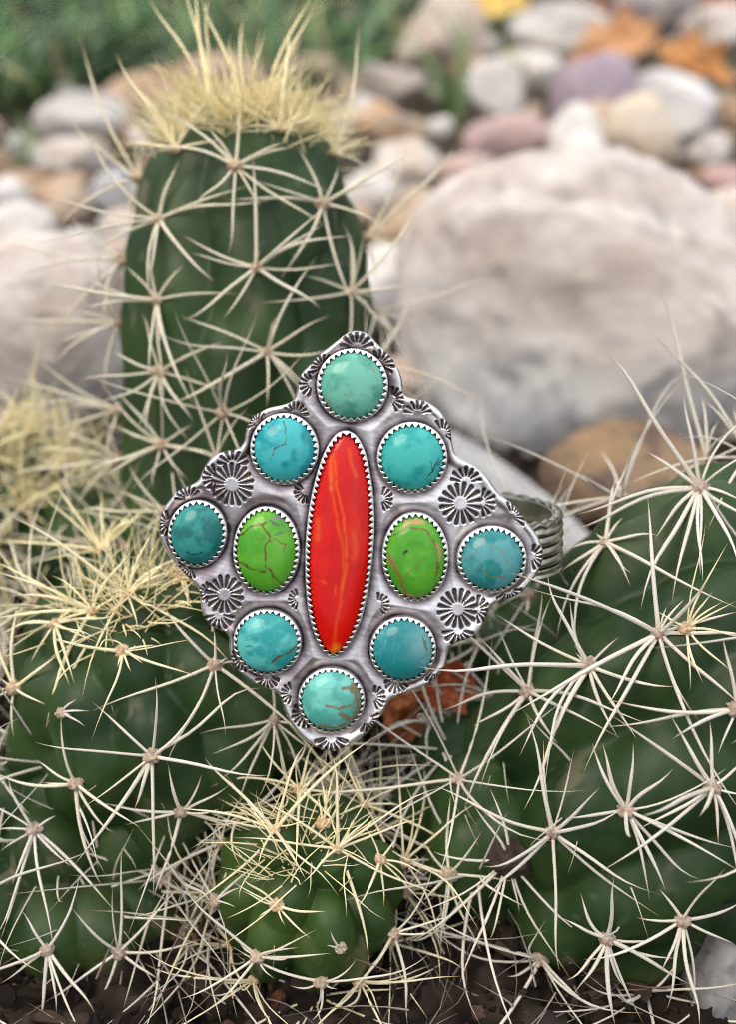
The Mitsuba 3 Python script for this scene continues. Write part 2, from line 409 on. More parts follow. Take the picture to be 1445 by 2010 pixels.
# dead spines and plant litter lying on the soil, nobody could count them
rng = np.random.default_rng(99)
parts = []
for k in range(520):
    y = rng.uniform(0.125, 0.27)
    b = np.array([rng.uniform(-0.1, 0.11), y, rng.uniform(-0.009, 0.004)])
    a = rng.uniform(0, 6.28)
    L = rng.uniform(0.008, 0.030)
    e = b + L * np.array([math.cos(a), math.sin(a), rng.uniform(-0.1, 0.35)])
    n = 6
    t = np.linspace(0, 1, n)[:, None]
    p = b + (e - b) * t + np.sin(t * math.pi) * rng.normal(size=3) * L * 0.08
    s1 = unit(np.cross(e - b, [0.2, 0.3, 1.0]))
    s2 = unit(np.cross(e - b, s1))
    rad = rng.uniform(0.00018, 0.0004) * (1.02 - t)
    v = np.concatenate([(p + rad * s1), (p - rad * 0.5 * s1 + rad * 0.87 * s2), (p - rad * 0.5 * s1 - rad * 0.87 * s2)], 1).reshape(-1, 3)
    base = [(0.30, 0.27, 0.24), (0.20, 0.17, 0.15), (0.38, 0.33, 0.26), (0.16, 0.10, 0.07)][rng.integers(4)]
    parts.append((v, grid_faces(n, 3, True), np.array(base) * rng.uniform(0.6, 1.1)))
m, c = joined(parts)
put('dead_spines', m, 'mat_spine', True, c)
tag('dead_spines', 'grey dead spines and plant litter strewn over the soil under the cacti', 'plant litter', kind='stuff')

# bark chips and bits in the gap under the bracelet
def chip(px, py, rx, ry, d, col, seed, label, name='bark_chip', cat='bark chip'):
    r = np.random.default_rng(seed)
    v = ICO[3].vertices.copy()
    for _ in range(6):
        n = unit(r.normal(size=3))
        v -= (np.maximum(v @ n - 0.6, 0))[:, None] * n
    v *= (1 + 0.5 * (meshkit.fbm(v * 3 + seed, 4, seed) - 0.5))[:, None]
    loc = v.copy()
    v = v * np.array([rx, (rx + ry) * 0.35, ry]) * d / FPX
    a = r.uniform(-0.8, 0.8)
    v = v @ np.array([[math.cos(a), 0, math.sin(a)], [0, 1, 0], [-math.sin(a), 0, math.cos(a)]])
    k = put(name, (v + at(px, py, d), ICO[3].faces), 'mat_soil', True, rock_color(loc * [1, 4, 4], seed, col, np.array(col) * 0.5))
    tag(k, label, cat)


chip(935, 1345, 34, 18, 0.285, (0.17, 0.12, 0.08), 81, 'brown bark chip right of the crumpled orange leaf')
chip(905, 1425, 30, 30, 0.27, (0.10, 0.06, 0.05), 82, 'dark bark chip in the gap below the crumpled orange leaf')
chip(838, 1440, 14, 36, 0.268, (0.30, 0.23, 0.19), 83, 'thin pale bark sliver below the brown orange dead leaf')
chip(780, 1600, 40, 34, 0.270, (0.055, 0.042, 0.036), 84, 'dark soil clod right of the small front cactus', 'soil_clod', 'soil clod')
chip(1080, 1175, 70, 30, 0.325, (0.20, 0.14, 0.12), 85, 'greyish brown bark chip behind the bracelet band')
chip(545, 1965, 22, 30, 0.2325, (0.15, 0.06, 0.035), 86, 'reddish brown bark chip on the soil in the foreground')
chip(945, 1990, 30, 18, 0.230, (0.14, 0.09, 0.075), 87, 'brown stone chip on the soil at the bottom edge')
chip(350, 1865, 55, 20, 0.245, (0.16, 0.11, 0.08), 88, 'flat brown bark piece between the lower left cactus and the small front cactus')
chip(1250, 1860, 50, 30, 0.244, (0.13, 0.08, 0.06), 89, 'brown bark piece in the shade under the right cactus')
chip(1155, 1960, 38, 22, 0.233, (0.12, 0.08, 0.06), 90, 'dull brown chip on the soil left of the corner rock')

# ================================================================== outline of the bracelet plate (photograph pixels, mapped onto its plane below)
OUT = [(703, 650), (687, 652), (673, 660), (645, 682), (623, 700), (606, 719), (595, 730), (588, 742), (584, 757), (581, 772), (577, 783), (569, 790), (558, 794), (545, 797),
       (527, 801), (511, 809), (499, 816), (492, 824), (485, 837), (481, 851), (479, 864), (475, 873), (469, 880), (460, 883), (446, 885), (432, 889), (420, 895), (411, 903), (403, 914), (396, 928),
       (391, 939), (384, 947), (371, 954), (356, 960), (343, 969), (332, 982), (322, 996), (315, 1013), (312, 1030), (312, 1046), (316, 1063), (324, 1079), (333, 1094), (344, 1107), (356, 1121),
       (368, 1133), (378, 1142), (387, 1153), (391, 1164), (393, 1177), (394, 1191), (397, 1204), (403, 1216), (411, 1226), (421, 1232), (432, 1236), (441, 1240), (447, 1248), (449, 1259), (449, 1272), (451, 1287),
       (457, 1302), (465, 1314), (475, 1323), (488, 1333), (502, 1341), (518, 1348), (533, 1354), (542, 1358), (549, 1366), (553, 1378), (557, 1391), (562, 1403), (569, 1416), (579, 1430), (591, 1443),
       (605, 1456), (621, 1466), (636, 1472), (650, 1474), (663, 1472), (677, 1466), (699, 1452), (720, 1436), (738, 1418), (748, 1405), (756, 1392), (763, 1378), (775, 1368), (790, 1361), (808, 1355), (827, 1348),
       (846, 1339), (860, 1328), (871, 1314), (876, 1300), (879, 1286), (882, 1274), (889, 1266), (901, 1260), (916, 1255), (932, 1246), (944, 1234), (952, 1220), (957, 1205), (961, 1193), (969, 1185), (977, 1181), (986, 1178),
       (1002, 1174), (1018, 1167), (1030, 1157), (1041, 1145), (1052, 1130), (1060, 1115), (1065, 1101), (1067, 1087), (1064, 1072), (1059, 1058), (1052, 1046), (1043, 1034), (1033, 1022), (1022, 1007), (1011, 993), (996, 981), (982, 970),
       (970, 955), (960, 940), (948, 927), (935, 916), (917, 906), (903, 899), (894, 890), (889, 872), (887, 855), (884, 840), (877, 825), (868, 811), (856, 800), (842, 791), (830, 787), (817, 784), (805, 781), (796, 776), (792, 764), (790, 748), (786, 733),
       (779, 718), (771, 705), (760, 693), (750, 684), (740, 674), (731, 664), (721, 656)]
OUT_PIX = Polygon(OUT).buffer(5)
PLATE_D = 0.223


def hits_plate(pts, limit=0.2275):
    q = project(pts)
    return bool(np.any(contains_xy(OUT_PIX, q[:, 0], q[:, 1]) & (q[:, 2] < limit)))


# ================================================================== cacti
def spine_mesh(b, tip, ctrl, r0, age, r, sides=6):
    n = 10
    t = np.linspace(0, 1, n)
    L = np.linalg.norm(tip - b)
    wob = r.normal(size=3) * 0.018 * L
    p = ((1 - t) ** 2)[:, None] * b + (2 * t * (1 - t))[:, None] * ctrl + (t**2)[:, None] * tip + np.sin(t * 2 * math.pi)[:, None] * wob * t[:, None]
    tan = unit(np.gradient(p, axis=0))
    ref = np.array([0.31, 0.55, 0.77])
    e1 = unit(np.cross(tan, ref))
    e2 = np.cross(tan, e1)
    rad = r0 * 0.72 * (0.28 * np.exp(-t / 0.05) + 1.0 - 0.25 * t) * np.clip((1 - t) / 0.42, 0.0, 1) ** 0.8
    rad[-1] = r0 * 0.02
    a = np.arange(sides) * 2 * math.pi / sides
    v = (p[:, None] + rad[:, None, None] * (np.cos(a)[None, :, None] * e1[:, None] + np.sin(a)[None, :, None] * e2[:, None])).reshape(-1, 3)
    old = np.array([0.66, 0.62, 0.55]) * r.uniform(0.82, 1.12)
    young = np.array([0.92, 0.81, 0.46]) * r.uniform(0.85, 1.1)
    mid = old * (1 - age) + young * age
    base = np.array([0.40, 0.28, 0.21]) * (1 - age) + np.array([0.70, 0.50, 0.22]) * age
    end = np.array([0.34, 0.19, 0.07])
    wb, we = np.clip(1 - t / 0.13, 0, 1)[:, None], smooth01(r.uniform(0.72, 0.9), 0.97, t)[:, None]
    c = (mid * (1 - wb * 0.7) + base * wb * 0.7) * (1 - we * 0.8) + end * we * 0.8
    c = c * (0.96 + 0.08 * r.random((n, 1)))
    return v, grid_faces(n, sides, True), np.repeat(c, sides, 0)


class Stem:
    def __init__(self, name, label, center, apex, r, h, e=0.8, ribs=12, spacing=0.017, seed=1, age=0.15, bump=0.0028, tint=(1, 1, 1), behind=True, lens=(0.020, 0.030), sr=0.00048, fill=9, crown=0.0, crown_n=0, low=-0.9, taper=0.0):
        self.r, self.h, self.e, self.spacing, self.age, self.bump, self.behind, self.lens, self.sr, self.fill = r, h, e, spacing, age, bump, behind, lens, sr, fill
        self.c = at(*center) if len(center) == 3 and center[2] < 5 and center[0] > 5 else np.array(center)
        self.ax = unit(apex)
        self.e1 = unit(np.cross(self.ax, [0.2, 1.0, 0.1]))
        self.e2 = np.cross(self.ax, self.e1)
        self.rng = np.random.default_rng(seed)
        self.seed, self.tint, self.ribs = seed, tint, ribs
        self.crown, self.crown_n, self.low, self.taper = crown, crown_n, low, taper
        self.key = name
        tag(name, label, 'cactus')
        self.areoles = []          # [point, normal, age, tips or None, style]
        self.v, self.n = self.surface(150, 220)
        cv, _ = self.surface(50, 70)
        f = grid_faces(50, 70, True)
        self.tri = cv[f]

    def point(self, phi, th):
        cp, sp = np.cos(phi), np.sin(phi)
        lat = self.r * np.abs(cp) ** self.e * (1 - self.taper * sp)
        axl = self.h * np.sign(sp) * np.abs(sp) ** self.e
        return self.c + lat[..., None] * (np.cos(th)[..., None] * self.e1 + np.sin(th)[..., None] * self.e2) + axl[..., None] * self.ax

    def normal(self, p):
        q = p - self.c
        a = q @ self.ax
        lat = q - a[..., None] * self.ax
        k = 2 / self.e
        l = np.linalg.norm(lat, axis=-1, keepdims=True)
        g = unit(lat) * (np.maximum(l, 1e-9) / self.r) ** (k - 1) / self.r + (np.sign(a) * (np.abs(a) / self.h) ** (k - 1) / self.h)[..., None] * self.ax
        return unit(g)

    def surface(self, rows, cols):
        s = np.linspace(-1, 1, rows) * 0.9999
        phi = np.sign(s) * (math.pi / 2) * np.abs(s) ** (1 / 1.0)
        ph, th = np.meshgrid(phi, np.arange(cols) * 2 * math.pi / cols, indexing='ij')
        p = self.point(ph, th).reshape(-1, 3)
        return p, self.normal(p)

    def cast(self, px, py):
        d = unit(at(px, py, 1.0) - CAM)
        a, b, c = self.tri[:, 0], self.tri[:, 1], self.tri[:, 2]
        u1, u2 = b - a, c - a
        pv = np.cross(d, u2)
        det = (u1 * pv).sum(1)
        det = np.where(np.abs(det) < 1e-14, 1e-14, det)
        tv = CAM - a
        u = (tv * pv).sum(1) / det
        qv = np.cross(tv, u1)
        w = (qv @ d) / det
        t = (u2 * qv).sum(1) / det
        ok = (u >= -1e-6) & (w >= -1e-6) & (u + w <= 1 + 1e-6) & (t > 0)
        return CAM + d * t[ok].min() if ok.any() else None

    def nearest(self, px, py):
        q = project(self.v)
        facing = (self.n * unit(CAM - self.v)).sum(1)
        k = np.argmin(np.hypot(q[:, 0] - px, q[:, 1] - py) + 1e4 * (facing < -0.15))
        return self.v[k]

    def add(self, px, py, tips, age=None, style=''):
        p = self.cast(px, py)
        if p is None:
            p = self.nearest(px, py)
        n = self.normal(p[None])[0]
        self.areoles.append([p, n, self.age if age is None else age, tips, style, (px, py)])

    def fill_areoles(self):
        traced = np.array([a[0] for a in self.areoles]) if self.areoles else np.zeros((0, 3))
        m = 400
        s = np.linspace(-math.pi / 2, math.pi / 2, m)
        for k in range(self.ribs):
            th = (k + 0.3 * self.rng.random()) * 2 * math.pi / self.ribs
            line = self.point(s, np.full(m, th))
            arc = np.concatenate([[0], np.cumsum(np.linalg.norm(np.diff(line, axis=0), axis=1))])
            for L in np.arange(self.spacing * (0.2 + 0.8 * ((k * 0.5) % 1) + 0.15 * self.rng.random()), arc[-1], self.spacing):
                p = np.array([np.interp(L, arc, line[:, j]) for j in range(3)])
                a = (p - self.c) @ self.ax / self.h
                if a < self.low or p[2] < -0.010 or a > 0.995:
                    continue
                n = self.normal(p[None])[0]
                every = traced if not len(self.areoles) else np.array([x[0] for x in self.areoles])
                if len(every) and np.linalg.norm(every - p, axis=1).min() < self.spacing * 0.72:
                    continue
                self.areoles.append([p, n, float(np.clip(self.age + max(0, a - 0.75) * 2.5 * (self.crown > 0), 0, 1)), None, '', None])

    def build(self):
        self.fill_areoles()
        A = np.array([a[0] for a in self.areoles])
        v, n = self.v, self.n
        q = v[:, None] - A[None]
        al = q @ self.ax
        d2 = (q**2).sum(-1) - al**2 * 0.74
        w = self.spacing * 0.72
        f = np.maximum(1 - d2 / w**2, -0.6)
        big = np.log(np.exp(f * 22).sum(1)) / 22
        big = np.clip(big, -0.25, 1.05)
        disp = self.bump * (big - 0.55) * 3.2
        disp += 0.0010 * (meshkit.fbm(v * 150 + self.seed, 3, self.seed) - 0.5)
        tipw = np.clip(((v - self.c) @ self.ax / self.h - 0.9) / 0.1, 0, 1)
        disp -= tipw * 0.003 * (self.crown > 0)
        bv = v + n * disp[:, None]
        m1 = smooth01(0.25, 0.75, meshkit.fbm(v * 70 + self.seed, 4, self.seed + 1))[:, None]
        col = np.array([0.010, 0.030, 0.007]) * (1 - m1) + np.array([0.033, 0.070, 0.017]) * m1
        m2 = smooth01(0.58, 0.78, meshkit.fbm(v * 45 - self.seed, 4, self.seed + 2))[:, None]
        col = col * (1 - 0.5 * m2) + np.array([0.062, 0.090, 0.032]) * 0.5 * m2
        specks = (meshkit.noise(v * 2600, self.seed) > 0.93)[:, None]
        col = np.where(specks, col * 1.0 + 0.035, col)
        ph_ = np.stack([q0 := (v - self.c) @ self.e1, (v - self.c) @ self.e2, ((v - self.c) @ self.ax) * 0.25], -1)
        scar = smooth01(0.66, 0.74, meshkit.fbm(ph_ * 260 + self.seed, 4, self.seed + 5))[:, None] * smooth01(0.45, 0.65, meshkit.fbm(v * 60 + 3, 3, self.seed + 6))[:, None]
        col = col * (1 - 0.7 * scar) + np.array([0.15, 0.14, 0.085]) * 0.7 * scar
        cork = smooth01(0.002, -0.012, v[:, 2] + 0.012 * (meshkit.fbm(v * 160, 3, 8) - 0.5))[:, None]
        col = col * np.array(self.tint)
        col = col * (1 - 0.75 * cork) + np.array([0.15, 0.13, 0.05]) * 0.75 * cork
        put(self.key + '__body', (bv, grid_faces(150, 220, True)), 'mat_flesh', True, col)
        tree = cKDTree(v)
        count, rest = 0, []
        for p, nn, age, tips, style, pix in self.areoles:
            face = nn @ unit(CAM - p)
            if tips is None and face < -0.45:
                continue
            top = bv[tree.query(p)[1]] + nn * 0.0003
            r = self.rng
            wool = ICO[2].vertices * (1 + 0.5 * (r.random((162, 1)) - 0.5)) * [0.0016, 0.0016, 0.0012] * r.uniform(0.75, 1.2) * (self.spacing / 0.017) ** 0.5
            wc = np.array([0.34, 0.27, 0.22]) * (1 - age) + np.array([0.60, 0.42, 0.24]) * age
            if style == 'dark':
                wool, wc = wool * 2.4, np.array([0.05, 0.035, 0.03])
            ak = put(self.key + '__areole', (wool + top, ICO[2].faces), 'mat_wool', True, wc * (0.6 + 0.8 * r.random((162, 1))))
            made = []
            sr = self.sr * (0.7 if style == 'thin' else 1.0)
            if tips is not None:
                db = float(project(top)[2])
                for tp in tips:
                    tx, ty = tp[0], tp[1]
                    flag = tp[2] if len(tp) > 2 else ''
                    end = at(tx, ty, db)
                    L = np.linalg.norm(end - top)
                    hit = self.cast(tx, ty)
                    inside = contains_xy(OUT_PIX, tx, ty)
                    if 'f' in flag:
                        dt = min(PLATE_D - 0.007, db - 0.004)
                    elif 'c' in flag:
                        dt = db - 0.016
                    elif hit is not None:
                        dt = min(db - 0.10 * L, float(project(hit)[2]) - self.bump - 0.004)
                    else:
                        dt = db - 0.02 * L
                    if inside and 'f' not in flag:
                        dt = max(dt, PLATE_D + 0.006)
                    end = at(tx, ty, dt)
                    L = np.linalg.norm(end - top)
                    ctrl = top + (end - top) * 0.48 + nn * L * 0.13 + r.normal(size=3) * (0.025 if 'k' in flag or 'f' in flag else 0.07) * L
                    made.append((end, ctrl, sr * r.uniform(0.85, 1.15) * (1.25 if 'k' in flag else 1.0) * min(1.0, 0.55 + L / 0.03)))
                extra = 2 if style != 'stub' else 0
            else:
                extra = self.fill
            e1 = unit(np.cross(nn, self.ax + 0.01))
            e2 = np.cross(nn, e1)
            ph0 = r.random() * 6.28
            for k in range(extra):
                ph = ph0 + (k + 0.5 * r.random()) * 2 * math.pi / max(extra - 1, 1)
                central = tips is None and k == extra - 1
                elev = r.uniform(0.9, 1.4) if central else r.uniform(0.12, 0.5)
                if tips is not None:
                    elev = r.uniform(0.1, 0.3)
                L = r.uniform(*self.lens) * (1.4 if central else 1.12) * (0.6 if tips is not None else 1)
                dirn = (math.cos(ph) * e1 + math.sin(ph) * e2) * math.cos(elev) + nn * math.sin(elev)
                end = top + dirn * L
                ctrl = top + dirn * L * 0.45 + nn * L * 0.12 + r.normal(size=3) * 0.08 * L
                if end[2] < -0.004:
                    end[2] = -0.004 + 0.2 * abs(end[2] + 0.004)
                    ctrl[2] = max(ctrl[2], -0.003)
                pts = top + (end - top) * np.linspace(0, 1, 7)[:, None] ** 1.0
                if hits_plate(np.vstack([pts, ctrl])):
                    continue
                made.append((end, ctrl, sr * r.uniform(0.5, 1.05)))
            for end, ctrl, rad in made:
                ag = float(np.clip(age + r.uniform(-0.12, 0.12), 0, 1))
                sv, sf, sc = spine_mesh(top, end, ctrl, rad, ag, r)
                if count < 298:
                    put(ak + '__spine', (sv, sf), 'mat_spine', True, sc)
                    count += 1
                else:
                    rest.append((sv, sf, sc))
        if self.crown_n:                      # the tuft of crowded young spines at the growing tip
            r = self.rng
            tipc = self.c + self.ax * self.h * 0.99
            for k in range(self.crown_n):
                ph = r.random() * 6.28
                rr = self.crown * math.sqrt(r.random()) * (1.0 if r.random() < 0.75 else 1.4)
                b0 = tipc + (math.cos(ph) * self.e1 + math.sin(ph) * self.e2) * rr
                b0 = b0 - self.ax * (0.003 + 0.35 * rr**2 / self.r)
                d = unit(self.ax * r.uniform(0.0, 0.8) + unit(b0 - tipc + 1e-9) * r.uniform(0.0, 1.4) + r.normal(size=3) * 0.6)
                if d @ self.ax < -0.1:
                    d = d - 2 * (d @ self.ax) * self.ax
                near_i = tree.query(b0)[1]
                b0 = bv[near_i]
                k_ = d @ self.n[near_i]
                if k_ < 0.25:
                    d = unit(d + (0.25 - k_ + 0.3 * r.random()) * self.n[near_i])
                L = r.uniform(0.007, 0.019) * (0.75 + self.crown / 0.04)
                e = b0 + d * L
                if hits_plate(np.array([b0, (b0 + e) / 2, e])):
                    continue
                sv, sf, sc = spine_mesh(b0, e, (b0 + e) / 2 + r.normal(size=3) * 0.09 * L, self.sr * r.uniform(0.36, 0.62), float(r.uniform(0.75, 1.0)), r, 5)
                rest.append((sv, sf, sc))
        if rest:
            m, c = joined(rest)
            k = put(self.key + '__young_spines', m, 'mat_spine', True, c)
            tag(k, kind='stuff')


UPV = np.array([0.0, 0.0, 1.0])

# ---- tall column cactus behind the bracelet
p0, p1 = at(478, 235, 0.290), at(505, 1260, 0.308)
T1 = Stem('column_cactus', 'tall upright green cactus with a crown of golden spines behind the bracelet', (p0 + p1) / 2, p0 - p1, 0.0300, np.linalg.norm(p0 - p1) / 2, 0.58, 11, 0.019, 31, 0.30, 0.0026, lens=(0.020, 0.034), sr=0.00050, crown=0.018, crown_n=760, fill=9, taper=0.19)
T1.add(467, 348, [(470, 215, 'k'), (447, 502), (320, 215), (272, 287), (650, 380), (405, 240), (560, 280), (575, 290), (640, 445)], 0.35)
T1.add(337, 438, [(82, 390), (351, 316, 'k'), (491, 365), (531, 393), (180, 268), (421, 553, 'k'), (180, 493), (60, 480)])
T1.add(497, 527, [(495, 305, 'k'), (513, 489, 'c'), (696, 463), (357, 461), (372, 497), (361, 630, 'k'), (437, 626), (628, 605, 'k'), (634, 441)])
T1.add(612, 412, [(581, 284), (825, 290), (433, 393), (549, 549, 'k'), (694, 600), (760, 445), (665, 325), (497, 353), (740, 330)])
T1.add(333, 597, [(67, 552, 'k'), (361, 521), (244, 521), (296, 473), (469, 577), (382, 799, 'k'), (308, 680), (150, 600), (314, 780)])
T1.add(664, 583, [(505, 595), (599, 543), (672, 437), (825, 398), (800, 560), (682, 720), (760, 645), (690, 470), (730, 610)])
T1.add(517, 683, [(622, 505), (308, 654), (332, 794, 'k'), (524, 800), (585, 760), (650, 685), (648, 620), (545, 620, 'c'), (353, 620)])
T1.add(339, 745, [(195, 790), (287, 853), (441, 765), (379, 827, 'k'), (221, 692), (277, 614), (443, 670), (150, 749), (319, 790)])
T1.add(341, 877, [(163, 932, 'k'), (195, 935), (221, 832), (380, 832), (419, 891), (370, 943), (234, 770), (300, 960), (255, 860)])
T1.add(239, 633, [(0, 626, 'k'), (110, 673), (107, 721), (204, 773), (118, 597), (210, 560)])
T1.add(262, 507, [(0, 482), (40, 545), (130, 420), (200, 620), (110, 640)])
T1.add(287, 358, [(155, 70, 'k'), (127, 227), (182, 367), (300, 240), (110, 460), (260, 470)], 0.5)
T1.add(366, 318, [(228, 105, 'k'), (262, 168), (235, 290), (400, 230), (440, 275), (340, 240), (300, 300)], 0.85)
T1.add(537, 283, [(567, 52, 'k'), (480, 190), (600, 215), (640, 225), (505, 225), (560, 215), (590, 260), (470, 255)], 0.8)
T1.add(632, 320, [(705, 42, 'k'), (735, 265), (722, 335), (640, 250), (660, 230), (600, 240)], 0.6)
T1.add(700, 465, [(893, 286, 'k'), (800, 282), (770, 440), (790, 480), (740, 560), (760, 395)], 0.4)
T1.add(712, 615, [(965, 546), (800, 595), (830, 640), (790, 700), (700, 700), (780, 665)], 0.3)
T1.add(222, 770, [(0, 742), (60, 700), (100, 850), (30, 800), (200, 900), (130, 800)])
T1.add(215, 900, [(60, 880), (100, 840), (110, 960), (230, 980), (20, 940), (150, 1010)])
T1.add(345, 1000, [(230, 960), (260, 1060), (150, 1010), (250, 900)])
T1.add(430, 900, [(330, 870), (470, 1000)])
T1.add(415, 215, [(288, -10, 'k'), (360, -30, 'k'), (385, -40, 'k'), (420, -25), (330, 160), (280, 125)], 0.95, '')
T1.add(480, 205, [(478, 40), (452, 90), (395, -10, 'k'), (520, 60), (500, 130)], 0.8)
T1.add(520, 210, [(612, -10, 'k'), (622, 5, 'k'), (600, 60), (590, 120), (560, 150), (615, 185)], 0.95)
T1.build()

# ---- large right cactus
R1 = Stem('large_cactus', 'large dark green cactus with thick white spines filling the right side', at(1325, 1425, 0.258), RIGHT * 0.54 + UP * 0.80 - FWD * 0.15, 0.0375, 0.057, 0.80, 11, 0.021, 32, 0.06, 0.0044, behind=False, lens=(0.024, 0.038), sr=0.00056, fill=9, tint=(0.95, 0.95, 0.95), low=-0.97)
R1.add(1313, 1260, [(1000, 1124, 'fk'), (1040, 1155, 'x'), (1272, 978, 'k'), (994, 1407, 'k'), (1146, 1515, 'k'), (1460, 1600), (1460, 1390), (1390, 1133, 'c'), (1345, 1175), (1310, 1190), (1450, 1200), (1480, 1255)])
R1.add(1192, 1322, [(818, 1307, 'fk'), (975, 1206), (1075, 1122), (1119, 1179), (1326, 1347), (1029, 1589, 'k'), (1214, 1447), (1250, 1450), (1130, 1280), (1216, 1250)])
R1.add(1083, 1372, [(930, 1240), (840, 1170), (912, 1589, 'k'), (1065, 1158), (1085, 1165), (870, 1393), (1276, 1422), (1215, 1447), (1096, 1460), (930, 1425)])
R1.add(1114, 1618, [(856, 1542), (959, 1762, 'k'), (1099, 1906), (1297, 1799), (1286, 1752), (1033, 1400), (1068, 1451), (1225, 1583), (950, 1700)])
R1.add(1245, 1570, [(1163, 1458), (1183, 1458), (1243, 1458), (1323, 1507), (1373, 1725), (1307, 1746), (1276, 1766), (1450, 1665), (1110, 1605), (1240, 1640, 'c')])
R1.add(1389, 1519, [(1311, 1395), (1196, 1400), (1181, 1709), (1373, 1602, 'c'), (1411, 1658), (1256, 1602, 'c'), (1460, 1560), (1393, 1412), (1455, 1700), (1470, 1490)])
R1.add(1200, 1790, [(1140, 1750), (1113, 1923), (1136, 1937), (1208, 2012, 'k'), (1229, 1939), (1354, 1931), (1330, 1880), (1206, 1721), (1290, 1840), (1100, 1800)])
R1.add(1328, 1754, [(1146, 1882), (1373, 2015, 'k'), (1460, 1765), (1295, 1745), (1440, 1850), (1250, 1800), (1300, 1905), (1310, 1980)])
R1.add(1383, 1010, [(1130, 1039, 'k'), (1132, 1010), (1179, 685, 'k'), (1267, 885), (1343, 773), (1258, 1197, 'k'), (1285, 1060), (1450, 1120), (1375, 1130), (1380, 1140), (1460, 985), (1320, 1180), (1500, 1040)])
R1.add(1398, 960, [(1296, 572, 'k'), (1413, 824), (1390, 900), (1460, 930), (1330, 930), (1374, 775)], 0.15)
R1.add(1470, 880, [(1277, 651, 'k'), (1370, 777), (1440, 800), (1210, 962), (1390, 1040)], 0.15)
R1.add(1226, 1103, [(1213, 932, 'k'), (1115, 1078), (1096, 1126), (1238, 1151), (1450, 1194), (1094, 1249), (1130, 1276), (1170, 1046), (1225, 1015), (1290, 1050)], 0.12)
R1.add(1360, 1256, [(1421, 1180), (1290, 1200), (1355, 1355), (1440, 1322), (1400, 1160), (1462, 1250), (1445, 1180), (1380, 1340), (1310, 1225)], 0.75, 'thin')
R1.add(1440, 1380, [(1190, 1372), (1460, 1500), (1320, 1450), (1420, 1250), (1410, 1480)])
R1.build()

# ---- offset stems of the clump beside it
R2 = Stem('offset_cactus', 'dark green offset cactus stem with grey spines below the bracelet right corner', at(985, 1635, 0.262), np.array([-0.1, -0.1, 1.0]), 0.0215, 0.027, 0.85, 9, 0.019, 33, 0.08, 0.0034, lens=(0.020, 0.036), sr=0.00047, fill=10, low=-0.9)
R2.add(971, 1409, [(779, 1365), (817, 1409), (1006, 1457), (953, 1552), (1000, 1579), (985, 1290), (1010, 1275), (860, 1310), (900, 1300)])
R2.add(874, 1454, [(721, 1466), (817, 1405), (839, 1500), (941, 1663), (938, 1622), (800, 1580), (870, 1370)])
R2.add(996, 1666, [(850, 1670), (928, 1573), (961, 1544), (901, 1937, 'k'), (1122, 1923), (1171, 1849), (800, 1850), (1110, 1640), (1020, 1790)], None, 'dark')
R2.add(903, 1690, [(830, 1767), (947, 1869), (885, 1560), (830, 1650), (1010, 1730), (870, 1830), (760, 1660)], 0.25)
R2.add(994, 1853, [(984, 2000, 'k'), (1130, 1989), (850, 1886), (1155, 1857), (800, 1830), (1120, 1880)])
R2.build()
R3 = Stem('cactus_offset', 'small shaded cactus stem between the bracelet band and the large right cactus', at(1180, 1275, 0.280), np.array([0.0, 0.1, 1.0]), 0.0150, 0.018, 0.85, 9, 0.017, 34, 0.1, 0.003, lens=(0.016, 0.026), sr=0.00052, fill=8)
R3.add(1100, 1165, [(1010, 1120), (980, 1200), (1060, 1290), (1120, 1060), (1170, 1250), (1119, 944)])
R3.build()
R4 = Stem('dark_offset_cactus', 'dark little cactus offset in the shade under the right corner of the bracelet', at(1025, 1300, 0.285), np.array([-0.1, -0.2, 1.0]), 0.016, 0.020, 0.85, 8, 0.017, 44, 0.1, 0.003, lens=(0.016, 0.026), sr=0.0005, fill=7)
R4.add(1035, 1195, [(940, 1140), (1000, 1080), (1110, 1140), (960, 1290), (1030, 1300), (1060, 1280), (905, 1190)])
R4.build()

# ---- left front cactus with the yellow crown
L1 = Stem('barrel_cactus', 'rounded dark green cactus with a yellow spiny crown left of the bracelet', at(325, 1372, 0.2665), at(245, 1165, 0.250) - at(330, 1400, 0.270), 0.0315, 0.031, 0.92, 11, 0.0185, 35, 0.22, 0.0042, lens=(0.020, 0.034), sr=0.00048, crown=0.012, crown_n=210, fill=9)
L1.add(403, 1317, [(181, 1395, 'k'), (319, 1184), (420, 1235), (447, 1290), (609, 1460, 'k'), (326, 1500, 'k')])
L1.add(303, 1460, [(180, 1376), (68, 1456), (389, 1375), (511, 1350), (530, 1522), (148, 1694, 'k'), (262, 1591, 'k'), (300, 1759)])
L1.add(255, 1296, [(308, 1266), (230, 1310), (281, 1302), (257, 1318), (100, 1250), (244, 1280)], 0.8)
L1.add(257, 1192, [(12, 1011, 'k'), (90, 1428, 'k'), (160, 1375), (460, 1314), (347, 1118), (332, 1099), (280, 1100), (300, 1040), (190, 1150), (265, 1216)], 0.75)
L1.add(219, 1120, [(95, 937, 'k'), (86, 975), (0, 1060), (170, 1000), (235, 1010), (262, 1000), (290, 1010), (200, 960), (305, 985)], 0.9)
L1.add(200, 1222, [(-20, 1118, 'k'), (-20, 1098), (-10, 1214), (20, 1170), (70, 1240), (90, 1428, 'k'), (100, 1130), (260, 1160)], 0.75)
L1.add(357, 1168, [(385, 1152), (332, 1110), (369, 1198), (289, 1169), (346, 1125), (380, 1185)], 0.7)
L1.add(145, 1250, [(0, 1247), (136, 1345), (146, 1342), (160, 1188), (60, 1300), (30, 1230), (230, 1205)], 0.7)
L1.add(82, 1352, [(35, 1176), (-10, 1368), (91, 1383), (27, 1448), (120, 1280), (0, 1330)], 0.5)
